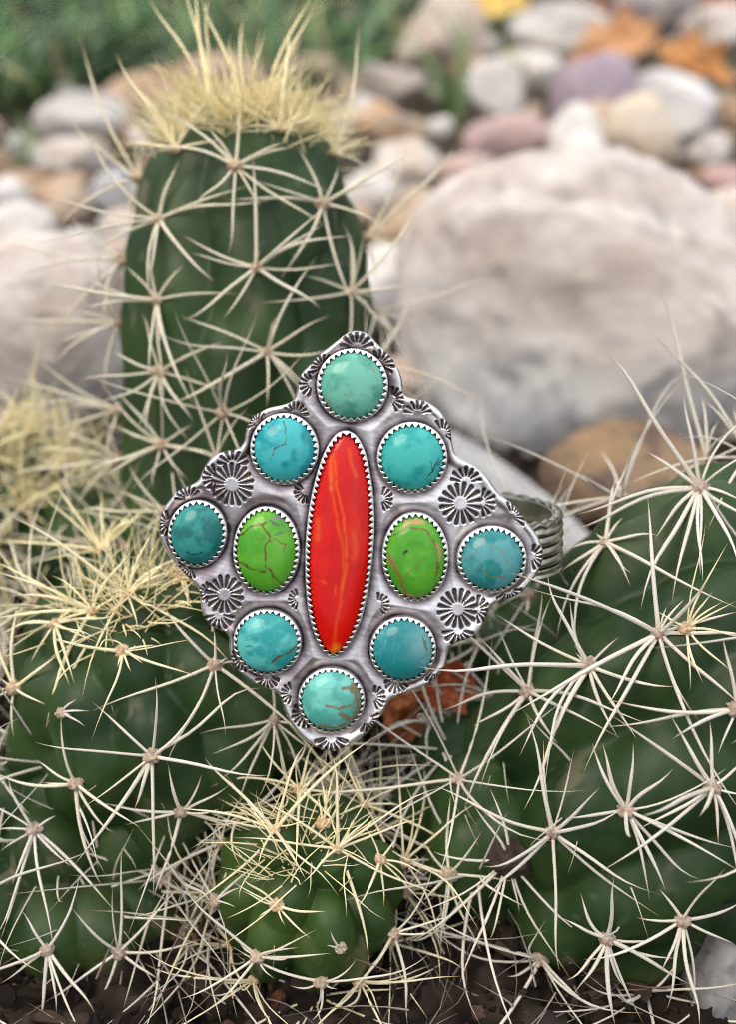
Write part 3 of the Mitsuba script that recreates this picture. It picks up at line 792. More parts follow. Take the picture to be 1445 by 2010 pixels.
L1.add(160, 1392, [(140, 1402), (166, 1425), (150, 1372), (176, 1395)], 0.2, 'stub')
L1.add(179, 1503, [(-10, 1515), (83, 1535), (199, 1737, 'k'), (223, 1633), (70, 1490), (120, 1400)], 0.2)
L1.add(349, 1553, [(206, 1576), (246, 1618), (301, 1759, 'k'), (430, 1586), (395, 1520), (330, 1500), (450, 1540)])
L1.add(497, 1407, [(430, 1530), (470, 1570), (560, 1560), (610, 1470), (415, 1480), (520, 1300), (600, 1420), (390, 1440)], 0.15)
L1.build()

# ---- lower left cactus
L2 = Stem('lower_cactus', 'dark green cactus with grey white spines in the lower left corner', at(130, 1745, 0.2655), np.array([-0.1, -0.35, 1.0]), 0.0295, 0.031, 0.9, 11, 0.0155, 36, 0.08, 0.0034, lens=(0.022, 0.038), sr=0.00046, fill=11)
L2.add(80, 1646, [(-10, 1629), (23, 1736, 'k'), (0, 1845), (140, 1700), (229, 1792), (17, 1526), (0, 1671), (105, 1860), (110, 1600)])
L2.add(96, 1842, [(0, 1902), (186, 1988, 'k'), (76, 2015, 'k'), (42, 1785), (156, 1719), (0, 1930), (110, 1990)])
L2.add(213, 1845, [(93, 1965), (189, 1981), (312, 1922), (395, 1842), (239, 1662), (352, 1740), (140, 1780)])
L2.add(10, 1540, [(-20, 1640), (60, 1600), (50, 1480), (0, 1450), (30, 1400)])
L2.build()

L3 = Stem('wedged_cactus', 'narrow dark cactus stem wedged between the lower left cactus and the small ball cactus', at(365, 1765, 0.272), np.array([0.05, -0.1, 1.0]), 0.0165, 0.022, 0.85, 9, 0.0125, 45, 0.10, 0.0028, lens=(0.020, 0.036), sr=0.00044, fill=11)
L3.add(364, 1646, [(135, 1807, 'k'), (201, 1819), (219, 1616), (404, 1852), (342, 1802), (270, 1749), (300, 1690)], 0.15)
L3.build()

# ---- small ball cactus in front
S1 = Stem('ball_cactus', 'small round green cactus with yellow spines in front below the bracelet', at(608, 1745, 0.2405), np.array([0.0, -0.15, 1.0]), 0.0172, 0.0180, 0.98, 11, 0.0105, 37, 0.62, 0.0024, lens=(0.014, 0.028), sr=0.00040, fill=9, tint=(1.25, 1.2, 0.95), low=-0.6, crown=0.008, crown_n=85)
S1.add(654, 1674, [(725, 1893, 'k'), (870, 1760), (592, 1733), (826, 1606), (652, 1482, 'k'), (864, 1545), (506, 1568), (455, 1644), (736, 1590)], 0.55)
S1.add(550, 1644, [(738, 1444, 'k'), (401, 1486, 'k'), (350, 1585), (506, 1701), (361, 1786), (599, 1724), (666, 1760), (605, 1457), (560, 1600)], 0.6)
S1.add(592, 1586, [(616, 1460, 'k'), (407, 1547), (580, 1710), (660, 1620), (505, 1450), (640, 1510), (690, 1560)], 0.7)
S1.add(694, 1607, [(790, 1585), (772, 1693), (655, 1600), (666, 1476), (900, 1674), (800, 1540), (690, 1520)], 0.6)
S1.add(721, 1697, [(835, 1718), (698, 1784), (753, 1781), (712, 1617), (780, 1640)], 0.6)
S1.add(555, 1769, [(474, 1748), (477, 1720), (639, 1788), (609, 1841), (506, 1803), (559, 1815)], 0.7)
S1.add(500, 1619, [(441, 1571), (455, 1640), (472, 1701), (517, 1518), (470, 1540), (430, 1600)], 0.6)
S1.add(742, 1815, [(890, 1796), (614, 1918), (654, 1978, 'k'), (801, 2015, 'k'), (860, 1830), (720, 1900)], 0.2)
S1.add(525, 1849, [(620, 1824), (415, 1972), (650, 1870), (361, 1742), (470, 1850), (540, 1920), (352, 1960)], 0.2)
S1.add(624, 1891, [(569, 1933), (662, 1940), (635, 1952), (845, 1870), (456, 1857), (700, 1880)], 0.15)
S1.add(655, 1838, [(640, 1855), (658, 1868), (648, 1825), (668, 1850)], 0.1, 'stub')
S1.add(458, 1760, [(445, 1748), (462, 1780), (475, 1740), (500, 1700)], 0.15, 'stub')
S1.add(452, 1660, [(357, 1583), (269, 1749, 'k'), (395, 1815), (430, 1590), (410, 1745), (480, 1560)], 0.25)
S1.add(632, 1627, [(640, 1540), (655, 1570), (625, 1560), (660, 1600)], 0.8)
S1.build()

# ---- blurred yellow cactus at the left edge and a shaded stem behind it
Y1 = Stem('yellow_cactus', 'blurred pale yellow spined cactus at the left edge behind the others', at(20, 1010, 0.325), np.array([0.1, -0.3, 1.0]), 0.0185, 0.024, 0.9, 11, 0.0125, 38, 0.95, 0.0026, lens=(0.014, 0.026), sr=0.0005, crown=0.014, crown_n=260, fill=10)
Y1.build()
N1 = Stem('shaded_cactus', 'shaded green cactus stem half hidden between the yellow cactus and the tall one', at(215, 1115, 0.318), np.array([0.1, -0.1, 1.0]), 0.018, 0.026, 0.85, 9, 0.017, 39, 0.12, 0.0028, lens=(0.018, 0.030), sr=0.0005, fill=8)
N1.build()

# ================================================================== the bracelet
TILT = math.radians(6.0)
PN = -FWD * math.cos(TILT) - UP * math.sin(TILT)        # outward normal of the plate, leaning forward a little
PX, PY = RIGHT, np.cross(PN, RIGHT)
P0 = at(690, 1065, PLATE_D)


def on_plate(px, py):
    """Plate coordinates in millimetres of a photograph pixel."""
    px, py = np.asarray(px, float), np.asarray(py, float)
    d = FWD + ((px - 722.5) / FPX)[..., None] * RIGHT - ((py - 1005) / FPX)[..., None] * UP
    t = ((P0 - CAM) @ PN) / (d @ PN)
    q = CAM + d * t[..., None] - P0
    return np.stack([q @ PX, q @ PY], -1) * 1000


def world(x, y, z):
    return P0 + (np.asarray(x)[..., None] * PX + np.asarray(y)[..., None] * PY + np.asarray(z)[..., None] * PN) / 1000


MM = 1000 * PLATE_D / FPX                                # millimetres per photograph pixel
BR = 'cuff_bracelet'
tag(BR, 'silver cuff bracelet with turquoise, lime green and long red stones standing among the cactus spines', 'bracelet')

# settings: centre px, half axes of the stone px, bezel width px, tilt
SET = [
    ('turquoise', 692, 757, 61, 62, 9, 0.0), ('turquoise', 559, 881, 58, 61, 9, 0.0), ('turquoise', 809, 898, 60, 61, 9, 0.0),
    ('turquoise', 389.5, 1046, 50, 59, 8, 0.15), ('turquoise', 964, 1096, 60, 58, 9, 0.0), ('turquoise', 526, 1257, 60, 59, 8, 0.0),
    ('turquoise', 791, 1271, 58, 59, 8, 0.0), ('turquoise', 651, 1370, 59, 59, 8, 0.0),
    ('green', 524, 1079, 57, 79, 9, 0.03), ('green', 815, 1091, 57, 80, 9, -0.03), ('red', 667, 1067, 58, 214, 9.5, 0.0625),
]


def outline(s, n, grow=0.0):
    """n points evenly along the stone's outline grown by so many millimetres, and the outward normals."""
    _, cx, cy, a, b, _, tilt = s
    c = on_plate(cx, cy)
    a, b = a * MM, b * MM
    t = np.linspace(0, 2 * math.pi, 2001)
    x, y = a * np.cos(t), b * np.sin(t)
    if s[0] == 'red':
        x = a * np.sign(np.cos(t)) * np.abs(np.cos(t)) ** 1.06
    arc = np.concatenate([[0], np.cumsum(np.hypot(np.diff(x), np.diff(y)))])
    u = np.linspace(0, arc[-1], n, endpoint=False)
    x, y = np.interp(u, arc, x), np.interp(u, arc, y)
    nx, ny = np.gradient(np.concatenate([y[-2:], y, y[:2]]))[2:-2], -np.gradient(np.concatenate([x[-2:], x, x[:2]]))[2:-2]
    l = np.hypot(nx, ny)
    nx, ny = nx / l, ny / l
    x, y = x + grow * nx, y + grow * ny
    ca, sa = math.cos(-tilt), math.sin(-tilt)
    return np.stack([x * ca - y * sa, x * sa + y * ca], -1) + c, np.stack([nx * ca - ny * sa, nx * sa + ny * ca], -1), arc[-1]


# stamped fans: base px, direction degrees (0 right, 90 up), radius px, petals, spread degrees
FANS = [
    (700, 684, 90, 32, 7, 180), (634, 721, 135, 24, 7, 170), (613, 754, 180, 24, 7, 170), (746, 716, 40, 28, 7, 170), (768, 785, 10, 24, 7, 170), (820, 813, 90, 26, 7, 180),
    (868, 851, 40, 26, 7, 170), (580, 814, 75, 24, 7, 170), (507, 832, 130, 22, 7, 160), (371, 980, 110, 26, 7, 160), (332, 1028, 180, 24, 7, 180), (374, 1112, 225, 22, 7, 160),
    (600, 966, 205, 22, 7, 170), (748, 980, 0, 23, 7, 170), (742, 1186, 15, 22, 7, 170), (586, 1176, 180, 20, 7, 170), (478, 1292, 215, 24, 7, 160), (525, 1327, 270, 24, 7, 170),
    (573, 1360, 180, 21, 7, 170), (600, 1400, 215, 26, 7, 165), (650, 1446, 270, 32, 7, 180), (779, 1334, 262, 24, 7, 170), (852, 1315, 300, 24, 7, 165), (732, 1368, 5, 24, 7, 170),
    (720, 1410, 315, 26, 7, 165), (1004, 1013, 35, 28, 7, 165), (1043, 1092, 0, 25, 7, 180), (997, 1157, 290, 27, 7, 165),
    (904, 988, 0, 40, 16, 360), (915, 947, 90, 30, 7, 180), (944, 986, 0, 28, 7, 180),
    (899, 1195, 0, 38, 16, 360), (934, 1196, 0, 27, 7, 180), (900, 1235, 270, 30, 7, 180),
    (455, 951, 0, 40, 18, 360), (457, 914, 90, 30, 7, 180), (426, 938, 180, 28, 7, 170),
    (440, 1167, 0, 36, 16, 360), (412, 1162, 180, 20, 7, 170), (430, 1205, 270, 30, 7, 180),
]

poly = np.array(OUT, float)
dense = []
n_ = len(poly)
for i in range(n_):                                     # Catmull-Rom through the outline points
    a, b, c, d = poly[i - 1], poly[i], poly[(i + 1) % n_], poly[(i + 2) % n_]
    for t in np.linspace(0, 1, 8, endpoint=False):
        dense.append(0.5 * ((2 * b) + (c - a) * t + (2 * a - 5 * b + 4 * c - d) * t**2 + (-a + 3 * b - 3 * c + d) * t**3))
dense = np.array(dense)
edge = on_plate(dense[:, 0], dense[:, 1])
P = Polygon(edge)
STEP = 0.17
x0, y0, x1, y1 = P.bounds
gx, gy = np.meshgrid(np.arange(x0, x1, STEP), np.arange(y0, y1, STEP))
gx[::2] += STEP / 2
g = np.stack([gx.ravel(), gy.ravel()], -1)
g = g[contains_xy(P.buffer(-0.10), g[:, 0], g[:, 1])]
pts = np.vstack([edge, g])
tri = Delaunay(pts).simplices
cen = pts[tri].mean(1)
tri = tri[contains_xy(P, cen[:, 0], cen[:, 1])]
e1_, e2_ = pts[tri[:, 1]] - pts[tri[:, 0]], pts[tri[:, 2]] - pts[tri[:, 0]]
ccw = e1_[:, 0] * e2_[:, 1] - e1_[:, 1] * e2_[:, 0]
tri = np.where((ccw < 0)[:, None], tri[:, ::-1], tri)
dist_edge = cKDTree(edge).query(pts)[0]
dist_edge[: len(edge)] = 0
bez = np.vstack([outline(s, 400, s[5] * MM)[0] for s in SET])
dist_bez = cKDTree(bez).query(pts)[0]
inside = np.zeros(len(pts), bool)
for s in SET:
    inside |= contains_xy(Polygon(outline(s, 200, s[5] * MM - 0.2)[0]), pts[:, 0], pts[:, 1])

p3 = np.stack([pts[:, 0], pts[:, 1], pts[:, 0] * 0], -1)
z = 0.50 * smooth01(0.0, 3.0, dist_bez) * ~inside
z = z + 0.45 * np.exp(-((dist_edge - 0.9) / 1.0) ** 2)
z = z - 0.7 * np.clip(1 - dist_edge / 0.55, 0, 1) ** 2
z = z + 0.16 * (meshkit.fbm(p3 * 0.22 + 9, 3, 3) - 0.5) + 0.05 * (meshkit.fbm(p3 * 0.8, 2, 4) - 0.5)
stamp = np.zeros(len(pts))
for (fx, fy, dr_, R, n, spread) in FANS:
    c = on_plate(fx, fy)
    R = R * MM * 1.08
    q = pts - c
    near = np.hypot(q[:, 0], q[:, 1]) < R * 1.15
    q = q[near]
    best = np.zeros(len(q))
    r_f = np.random.default_rng(int(fx * 7 + fy))
    for k in range(n):
        a = math.radians(dr_ + (k - (n - 1) / 2) * (spread / n if spread < 360 else 360 / n))
        lx, ly = q[:, 0] * math.cos(a) + q[:, 1] * math.sin(a), -q[:, 0] * math.sin(a) + q[:, 1] * math.cos(a)
        r_in, r_out = 0.30 * R, R * (0.95 + 0.08 * r_f.random())
        step = math.radians((spread if spread < 360 else 360) / n)
        u = np.clip((lx - r_in) / (r_out - r_in), 0, 1)
        half = np.tan(step * 0.5) * 0.62 * (r_in + u * (r_out - r_in)) * np.sqrt(np.clip(1 - np.clip((u - 0.82) / 0.18, 0, 1) ** 2, 0, 1)) * smooth01(-0.05, 0.12, u)
        ok = (lx > r_in * 0.95) & (lx < r_out)
        best = np.maximum(best, np.where(ok, smooth01(-0.05, 0.07, half - np.abs(ly)), 0))
    stamp[near] = np.maximum(stamp[near], best)
z = z - 0.34 * stamp
scr = meshkit.fbm(np.stack([pts[:, 0] * 0.5 + pts[:, 1] * 2.2, pts[:, 1] * 0.5 - pts[:, 0] * 0.2, pts[:, 0] * 0], -1) * 1.4, 4, 6)
wear = meshkit.fbm(p3 * 0.35 + 2, 4, 7)
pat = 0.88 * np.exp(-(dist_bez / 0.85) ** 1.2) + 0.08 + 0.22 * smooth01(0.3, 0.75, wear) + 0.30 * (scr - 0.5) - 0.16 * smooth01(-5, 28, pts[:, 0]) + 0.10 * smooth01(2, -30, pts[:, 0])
pat = np.where(inside, 0.95, pat)
pat = pat * smooth01(0.2, 1.1, dist_edge)
pat = np.clip(np.maximum(pat, 0.93 * stamp), 0, 1)[:, None]
bright, tone, black = np.array([0.86, 0.835, 0.83]), np.array([0.33, 0.27, 0.28]), np.array([0.025, 0.024, 0.027])
col = np.where(pat < 0.5, bright * (1 - pat * 2) + tone * pat * 2, tone * (2 - pat * 2) + black * (pat * 2 - 1))
top_v = world(pts[:, 0], pts[:, 1], z)
# back face and side wall
m_ = len(edge)
back_v = world(edge[:, 0], edge[:, 1], np.full(m_, -1.3))
side_v = world(edge[:, 0], edge[:, 1], z[:m_])
i = np.arange(m_)
j = (i + 1) % m_
rim_f = np.vstack([np.stack([i, i + m_, j], -1), np.stack([j, i + m_, j + m_], -1)])
area2 = (edge[:, 0] * np.roll(edge[:, 1], -1) - np.roll(edge[:, 0], -1) * edge[:, 1]).sum()
if area2 < 0:
    rim_f = rim_f[:, ::-1]
bt = Delaunay(edge).simplices
bc = edge[bt].mean(1)
bt = bt[contains_xy(P, bc[:, 0], bc[:, 1])]
q = edge[bt]
cc = (q[:, 1, 0] - q[:, 0, 0]) * (q[:, 2, 1] - q[:, 0, 1]) - (q[:, 1, 1] - q[:, 0, 1]) * (q[:, 2, 0] - q[:, 0, 0])
bt = np.where((cc > 0)[:, None], bt[:, ::-1], bt)
silver = np.array([0.80, 0.78, 0.76])
m, c = joined([(top_v, tri, col), (np.vstack([side_v, back_v]), rim_f, silver), (back_v, bt, silver * 0.7)])
put(BR + '__plate', m, 'mat_silver', True, c)
tag(BR + '__plate', 'scalloped silver plate stamped with small fans and sunbursts')


def bezel(s, seed):
    per = outline(s, 64)[2]
    teeth = max(24, int(round(per / 1.18)))
    k = 8
    n = teeth * k
    r = np.random.default_rng(seed)
    base, nrm, _ = outline(s, n)
    w = s[5] * MM
    tri_w = np.abs(((np.arange(n) % k) / k) - 0.5) * 2
    jit = np.repeat(1 + 0.22 * (r.random(teeth) - 0.5), k)
    f = np.clip(1 - tri_w, 0, 1) ** 0.9 * jit
    rows = [(w, -0.5), (w * 0.99, 1.0), (w * 0.93, 1.75), (w * 0.80, 2.05)]
    V = [np.stack([base[:, 0] + o * nrm[:, 0], base[:, 1] + o * nrm[:, 1], np.full(n, h)], -1) for o, h in rows]
    o = w * 0.60 - f * (w * 0.60 + 0.16)
    h = 2.12 + f * 0.28
    V.append(np.stack([base[:, 0] + o * nrm[:, 0], base[:, 1] + o * nrm[:, 1], h], -1))
    V.append(np.stack([base[:, 0] + (o + 0.06) * nrm[:, 0], base[:, 1] + (o + 0.06) * nrm[:, 1], h - 0.22], -1))
    V.append(np.stack([base[:, 0] + w * 0.55 * nrm[:, 0], base[:, 1] + w * 0.55 * nrm[:, 1], np.full(n, 0.4)], -1))
    V = np.array(V)
    c = np.array([0.86, 0.85, 0.83]) * (0.9 + 0.15 * r.random((len(V), n, 1)))
    c[0] = c[6] = (0.05, 0.05, 0.05)
    c[1] *= 0.75
    c[5] *= 0.35
    v = world(V[..., 0].ravel(), V[..., 1].ravel(), V[..., 2].ravel())
    fc = grid_faces(len(V), n, True)
    return (v, fc), c.reshape(-1, 3)


def poly_dist(p, line):
    d = np.full(len(p), 9e9)
    for a, b in zip(line[:-1], line[1:]):
        a, b = np.array(a, float), np.array(b, float)
        t = np.clip(((p - a) @ (b - a)) / max((b - a) @ (b - a), 1e-9), 0, 1)
        d = np.minimum(d, np.hypot(*(p - a - t[:, None] * (b - a)).T))
    return d


# natural markings: lines in photograph pixels, width px
VEINS = {
    1: [([(556, 828), (562, 855), (560, 872), (540, 880), (532, 900)], 2.0, (0.10, 0.09, 0.05))],
    2: [([(862, 900), (850, 925), (835, 940)], 1.5, (0.04, 0.05, 0.05)), ([(850, 925), (845, 905)], 1.0, (0.04, 0.05, 0.05)), ([(858, 915), (866, 905)], 1.0, (0.05, 0.05, 0.05))],
    3: [([(366, 1084), (372, 1088), (384, 1088), (395, 1084)], 2.0, (0.02, 0.05, 0.05))],
    4: [([(955, 1035), (948, 1062), (935, 1085), (915, 1095)], 1.6, (0.16, 0.20, 0.12)), ([(948, 1062), (965, 1075), (985, 1080), (1000, 1110)], 1.4, (0.18, 0.2, 0.12)), ([(940, 1110), (965, 1135), (990, 1130)], 2.0, (0.15, 0.18, 0.10))],
    5: [([(535, 1297), (550, 1285), (570, 1278), (588, 1262)], 3.6, (0.12, 0.06, 0.03)), ([(480, 1268), (510, 1270)], 0.9, (0.06, 0.15, 0.13)), ([(478, 1256), (505, 1254)], 0.9, (0.05, 0.16, 0.15))],
    6: [([(830, 1250), (838, 1275)], 3.0, (0.08, 0.13, 0.06)), ([(780, 1225), (785, 1260)], 1.2, (0.03, 0.18, 0.19)), ([(765, 1240), (770, 1300)], 1.0, (0.03, 0.17, 0.18))],
    7: [([(640, 1385), (665, 1390), (690, 1382), (700, 1376)], 3.5, (0.20, 0.14, 0.05)), ([(692, 1345), (704, 1365), (706, 1385), (694, 1410)], 14.0, (0.17, 0.14, 0.075)), ([(668, 1400), (685, 1412)], 9.0, (0.19, 0.15, 0.07)), ([(672, 1352), (690, 1350)], 5.0, (0.16, 0.14, 0.08)), ([(630, 1424), (655, 1428), (680, 1420)], 5.0, (0.20, 0.14, 0.05))],
    8: [([(467, 1055), (490, 1035), (515, 1030), (530, 1022)], 2.4, (0.10, 0.04, 0.02)), ([(510, 1030), (526, 1045), (530, 1060), (519, 1075), (521, 1110), (535, 1130), (555, 1148)], 2.2, (0.13, 0.04, 0.02)),
        ([(466, 1100), (490, 1116), (521, 1122)], 2.6, (0.10, 0.04, 0.02)), ([(521, 1068), (540, 1058), (560, 1070), (556, 1085)], 1.6, (0.16, 0.06, 0.03)), ([(503, 1058), (520, 1055)], 1.4, (0.2, 0.08, 0.03)),
        ([(540, 1018), (552, 1012), (560, 1025)], 6.0, (0.16, 0.17, 0.17)), ([(532, 1025), (545, 1032)], 5.0, (0.09, 0.10, 0.10)), ([(540, 1050), (575, 1040)], 2.4, (0.12, 0.16, 0.11))],
    9: [([(795, 1030), (815, 1022), (832, 1025)], 7.0, (0.50, 0.26, 0.13)), ([(775, 1050), (800, 1035), (838, 1040), (850, 1062), (862, 1085), (858, 1130), (852, 1160)], 2.6, (0.17, 0.07, 0.03)), ([(858, 1068), (864, 1085), (862, 1100)], 5.0, (0.45, 0.24, 0.12)),
        ([(762, 1090), (772, 1110), (786, 1130), (790, 1150), (800, 1168)], 4.2, (0.22, 0.10, 0.045)), ([(766, 1100), (776, 1112)], 8.0, (0.28, 0.14, 0.07)), ([(790, 1135), (805, 1122), (825, 1110)], 1.3, (0.20, 0.10, 0.03)), ([(790, 1165), (810, 1172), (830, 1168)], 5.0, (0.42, 0.22, 0.11)), ([(795, 1088), (799, 1084)], 4.5, (0.01, 0.02, 0.01))],
}
RED = [([(648, 905), (650, 960), (660, 1020), (672, 1070), (674, 1120), (668, 1180), (660, 1230), (654, 1282)], 2.2, (0.75, 0.11, 0.006)),
       ([(657, 895), (660, 950), (672, 1010), (679, 1060), (680, 1110), (672, 1160)], 2.0, (0.80, 0.15, 0.008)),
       ([(655, 890), (648, 910), (651, 960)], 3.2, (0.80, 0.17, 0.008)),
       ([(684, 880), (690, 910), (700, 935)], 2.6, (0.75, 0.12, 0.008)), ([(660, 1270), (653, 1283)], 5.0, (0.85, 0.42, 0.02)), ([(693, 1045), (698, 1070), (697, 1095)], 5.5, (0.72, 0.10, 0.006)),
       ([(625, 1020), (622, 1060)], 3.5, (0.70, 0.12, 0.006)), ([(640, 990), (652, 1040), (656, 1100), (650, 1160), (645, 1200)], 2.6, (0.42, 0.012, 0.02)), ([(632, 1140), (640, 1146)], 2.0, (0.8, 0.15, 0.01)), ([(660, 1150), (658, 1165)], 1.6, (0.8, 0.13, 0.01)),
       ([(700, 1020), (712, 1060)], 2.0, (0.6, 0.05, 0.01)), ([(690, 870), (705, 940)], 2.0, (0.55, 0.012, 0.02))]
TURQ = {0: ((0.085, 0.38, 0.29), (0.15, 0.46, 0.36)), 1: ((0.012, 0.32, 0.36), (0.05, 0.43, 0.46)), 2: ((0.014, 0.34, 0.32), (0.05, 0.43, 0.40)), 3: ((0.012, 0.17, 0.16), (0.03, 0.25, 0.23)),
        4: ((0.015, 0.24, 0.25), (0.08, 0.30, 0.32)), 5: ((0.025, 0.36, 0.36), (0.10, 0.46, 0.44)), 6: ((0.015, 0.25, 0.27), (0.07, 0.33, 0.35)), 7: ((0.09, 0.44, 0.38), (0.16, 0.53, 0.46))}
NAMES = ['top turquoise stone with brown specks', 'upper left bright blue turquoise with a brown vein', 'upper right clear turquoise', 'far left dark turquoise', 'far right turquoise with fine brown webbing', 'lower left turquoise with a dark brown seam', 'lower right turquoise with a cloudy patch', 'lowest pale turquoise with brown matrix',
         'left lime green stone with dark veins', 'right lime green stone with copper bands', 'long red stone with orange swirls']
for si, s in enumerate(SET):
    kind = s[0]
    rows, cols = (60, 220) if kind != 'red' else (60, 420)
    rim, nrm, _ = outline(s, cols, 0.30)
    c0 = on_plate(s[1], s[2])
    t = np.linspace(0, 1, rows) ** 0.8
    t[0] = 0.0008
    xy = c0 + (rim - c0)[None] * t[:, None, None]
    H = 3.0 if kind != 'red' else 2.4
    prof = np.clip(1 - t**2.4, 0, 1) ** 0.62
    zz = 1.1 + H * prof[:, None] + 0 * xy[..., 0]
    if kind == 'green' and s[1] > 700:
        zz = np.minimum(zz, 1.1 + H * 0.90 + 0.02 * (zz - 1.1))
    v = xy.reshape(-1, 2)
    V3 = world(v[:, 0], v[:, 1], zz.ravel())
    pix = project(V3)[:, :2]
    l3 = np.stack([v[:, 0], v[:, 1], zz.ravel() * 0.5], -1)
    n1 = smooth01(0.28, 0.72, meshkit.fbm(l3 * 0.28 + si * 3.1, 4, 40 + si))[:, None]
    wpix = pix + 4.0 * (np.stack([meshkit.fbm(l3 * 3.1, 2, 64 + si), meshkit.fbm(l3 * 3.1 + 7, 2, 65 + si)], -1) - 0.5) + 7.0 * (np.stack([meshkit.fbm(l3 * 1.1, 3, 60 + si), meshkit.fbm(l3 * 1.1 + 7, 3, 61 + si)], -1) - 0.5)
    if kind == 'turquoise':
        a, b = TURQ[si]
        n1 = smooth01(0.25, 0.75, 0.8 * n1 + 0.2 * smooth01(0.2, 0.8, meshkit.fbm(l3 * 0.7 + si, 3, 140 + si))[:, None])
        col = 0.82 * np.array(a) * (1 - n1) + 1.0 * np.array(b) * n1
        fl = smooth01(0.60, 0.75, meshkit.fbm(l3 * [1.2, 0.5, 1] + si, 4, 80 + si))[:, None]
        col = col * (1 - 0.22 * fl) + np.array([0.14, 0.40, 0.38]) * 0.22 * fl
        if si == 0:
            sp = smooth01(0.62, 0.72, meshkit.fbm(l3 * 0.9 + 4, 4, 90))[:, None] * smooth01(0.35, 0.6, meshkit.fbm(l3 * 0.3 + [0, 0.2, 0], 2, 91))[:, None]
            col = col * (1 - 0.6 * sp) + np.array([0.22, 0.20, 0.08]) * 0.6 * sp
        if si == 6:
            cl = np.exp(-(((pix - [832, 1268]) / [26, 34]) ** 2).sum(1))[:, None]
            col = col * (1 - 0.6 * cl) + np.array([0.22, 0.40, 0.42]) * 0.6 * cl
        if si in (4, 7):
            web = np.abs(meshkit.fbm(l3 * 0.55 + si * 2, 4, 95 + si) - 0.5)
            wl = (1 - smooth01(0.0, 0.016, web))[:, None] * (0.5 if si == 4 else 0.25)
            col = col * (1 - wl) + np.array([0.14, 0.17, 0.10]) * wl
    elif kind == 'green':
        col = np.array([0.055, 0.29, 0.016]) * (1 - n1) + np.array([0.12, 0.40, 0.035]) * n1
    else:
        col = np.array([0.54, 0.002, 0.002]) * (1 - n1) + np.array([0.62, 0.006, 0.002]) * n1
        st = smooth01(0.5, 0.8, meshkit.fbm(np.stack([v[:, 0] * 1.0 + v[:, 1] * 0.05, v[:, 1] * 0.10, v[:, 0] * 0], -1) + 3, 4, 77))[:, None]
        col = col * (1 - 0.5 * st) + np.array([0.66, 0.016, 0.003]) * 0.35 * st
        wpix = pix + 7.0 * (np.stack([meshkit.fbm(l3 * 0.35, 2, 60), meshkit.fbm(l3 * 0.35 + 7, 2, 61)], -1) - 0.5)
    for line, wd, vc in (RED if kind == 'red' else VEINS.get(si, [])):
        dd = poly_dist(wpix, line)
        wv = wd * 0.85 * (0.0 + 1.8 * meshkit.fbm(l3 * 1.3 + 2, 3, 33))
        wv = wv + 0.5 * wd * (meshkit.fbm(l3 * 5.0, 2, 35) - 0.5)
        k = (1 - smooth01(wv * 0.4, wv * 1.0 + 0.7, dd)) if kind != 'red' else np.exp(-(dd / (wd * 1.5)) ** 2) * 0.75
        k = k[:, None] * smooth01(0.15, 0.5, meshkit.fbm(l3 * 1.0 + 5, 3, 34))[:, None] * (0.55 if kind == 'red' else 0.95)
        col = col * (1 - k) + np.array(vc) * k
    sk = f'{BR}__{"turquoise_stone" if kind == "turquoise" else kind + "_stone"}'
    k = put(sk, (V3, grid_faces(rows, cols, True)[:, ::-1]), 'mat_gem', True, col)
    tag(k, NAMES[si])
    m, c = bezel(s, 500 + si)
    put(BR + '__bezel', m, 'mat_silver', 35, None) if False else put(BR + '__bezel', m, 'mat_silver', True, c)

# the band: a ridged strip bent into an open cuff behind the plate
path = np.array([(34, 37), (40, 30), (43.2, 21), (42.4, 12), (38.3, 6.3), (31, 3.2), (18, 2.2), (0, 2.0), (-16, 2.2), (-24, 3.2), (-28.5, 7), (-30.5, 14), (-30, 24), (-26, 32), (-20, 37)], float)
tt = np.arange(len(path))
fine = np.linspace(0, len(path) - 1, 240)
cp = np.zeros((240, 2))
for q_, u in enumerate(fine):
    i0 = min(int(u), len(path) - 2)
    t = u - i0
    a, b, c, d = path[max(i0 - 1, 0)], path[i0], path[i0 + 1], path[min(i0 + 2, len(path) - 1)]
    cp[q_] = 0.5 * ((2 * b) + (c - a) * t + (2 * a - 5 * b + 4 * c - d) * t**2 + (-a + 3 * b - 3 * c + d) * t**3)
tan = unit(np.gradient(cp, axis=0))
outn = np.stack([-tan[:, 1], tan[:, 0]], -1)
if (outn[60] @ (cp[60] - np.array([3, 18]))) < 0:
    outn = -outn
YB0 = float(on_plate(1090, 1070)[1]) - 1.6
BACK = np.array([0.0, 0.10])                            # the band rises a little towards the back


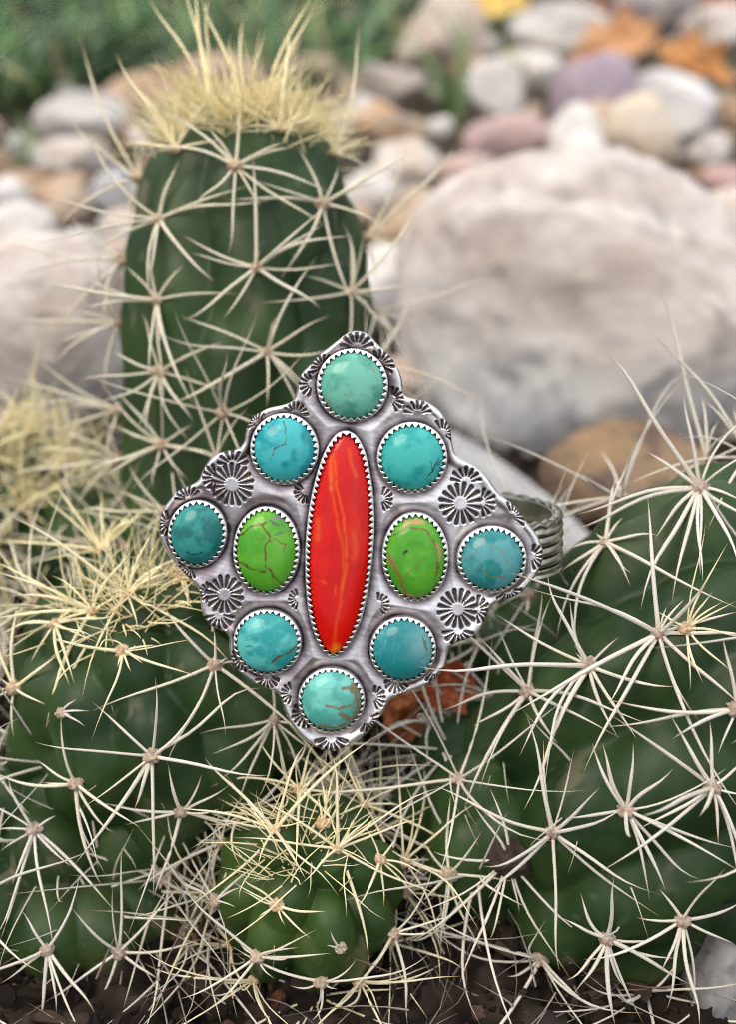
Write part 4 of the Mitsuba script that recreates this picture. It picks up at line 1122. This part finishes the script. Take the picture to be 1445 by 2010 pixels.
def strip(y_lo, y_hi, prof, scal=0.0, name='ridge', cols=26, colour=(0.62, 0.60, 0.55), label=None):
    w = np.linspace(0, 1, cols)
    o = prof(w)
    ring_o = np.concatenate([o, np.full(cols, -0.55)])
    ring_y = np.concatenate([y_lo + (y_hi - y_lo) * w, (y_lo + (y_hi - y_lo) * w)[::-1]])
    V = []
    for q_ in range(len(cp)):
        sc = scal * abs(math.sin(q_ * 0.42)) * (ring_y - y_lo) / (y_hi - y_lo)
        x = cp[q_, 0] + outn[q_, 0] * ring_o
        zb = cp[q_, 1] + outn[q_, 1] * ring_o
        V.append(np.stack([x, YB0 + ring_y + sc + 0.11 * zb, -zb], -1))
    V = np.array(V)
    n = len(ring_o)
    f = grid_faces(len(V), n, True)
    v = V.reshape(-1, 3)
    nz = meshkit.fbm(v * 0.9, 4, 12)[:, None]
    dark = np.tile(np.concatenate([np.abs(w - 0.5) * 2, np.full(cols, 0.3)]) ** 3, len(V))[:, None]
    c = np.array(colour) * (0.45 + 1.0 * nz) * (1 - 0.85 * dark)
    mesh = trimesh.Trimesh(world(v[:, 0], v[:, 1], v[:, 2]), f, process=False)
    if mesh.volume < 0:
        f = f[:, ::-1]
    k = put(BR + '__band__' + name, (np.array(mesh.vertices), f), 'mat_silver', True, c)
    return k


def round_p(w):
    return 1.35 * np.sqrt(np.clip(1 - (2 * w - 1) ** 2, 0, 1)) - 0.1


# inner sheet of the band as the part itself, ridges as its pieces
w = np.linspace(0, 1, 24)
V = []
for q_ in range(len(cp)):
    for oo, ys_ in ((-0.6, -6.9 + 11.4 * w), (-1.2, (-6.9 + 11.4 * w)[::-1])):
        x, zb = cp[q_, 0] + outn[q_, 0] * oo, cp[q_, 1] + outn[q_, 1] * oo
        V.append(np.stack([np.full(24, x), YB0 + ys_ + 0.11 * zb, np.full(24, -zb)], -1))
V = np.array(V).reshape(-1, 3)
f = grid_faces(len(cp), 48, True)
mesh = trimesh.Trimesh(world(V[:, 0], V[:, 1], V[:, 2]), f, process=False)
if mesh.volume < 0:
    f = f[:, ::-1]
put(BR + '__band', (np.array(mesh.vertices), f), 'mat_silver', True, np.array([0.58, 0.58, 0.51]) * (0.6 + 0.6 * meshkit.fbm(V * 0.7, 3, 14)[:, None]))
tag(BR + '__band', 'ridged silver band with a scalloped top edge showing at the right')


def flat_p(w):
    return 0.7 + 0.45 * np.sin(w * math.pi) + 0.25 * np.sin(w * 9)


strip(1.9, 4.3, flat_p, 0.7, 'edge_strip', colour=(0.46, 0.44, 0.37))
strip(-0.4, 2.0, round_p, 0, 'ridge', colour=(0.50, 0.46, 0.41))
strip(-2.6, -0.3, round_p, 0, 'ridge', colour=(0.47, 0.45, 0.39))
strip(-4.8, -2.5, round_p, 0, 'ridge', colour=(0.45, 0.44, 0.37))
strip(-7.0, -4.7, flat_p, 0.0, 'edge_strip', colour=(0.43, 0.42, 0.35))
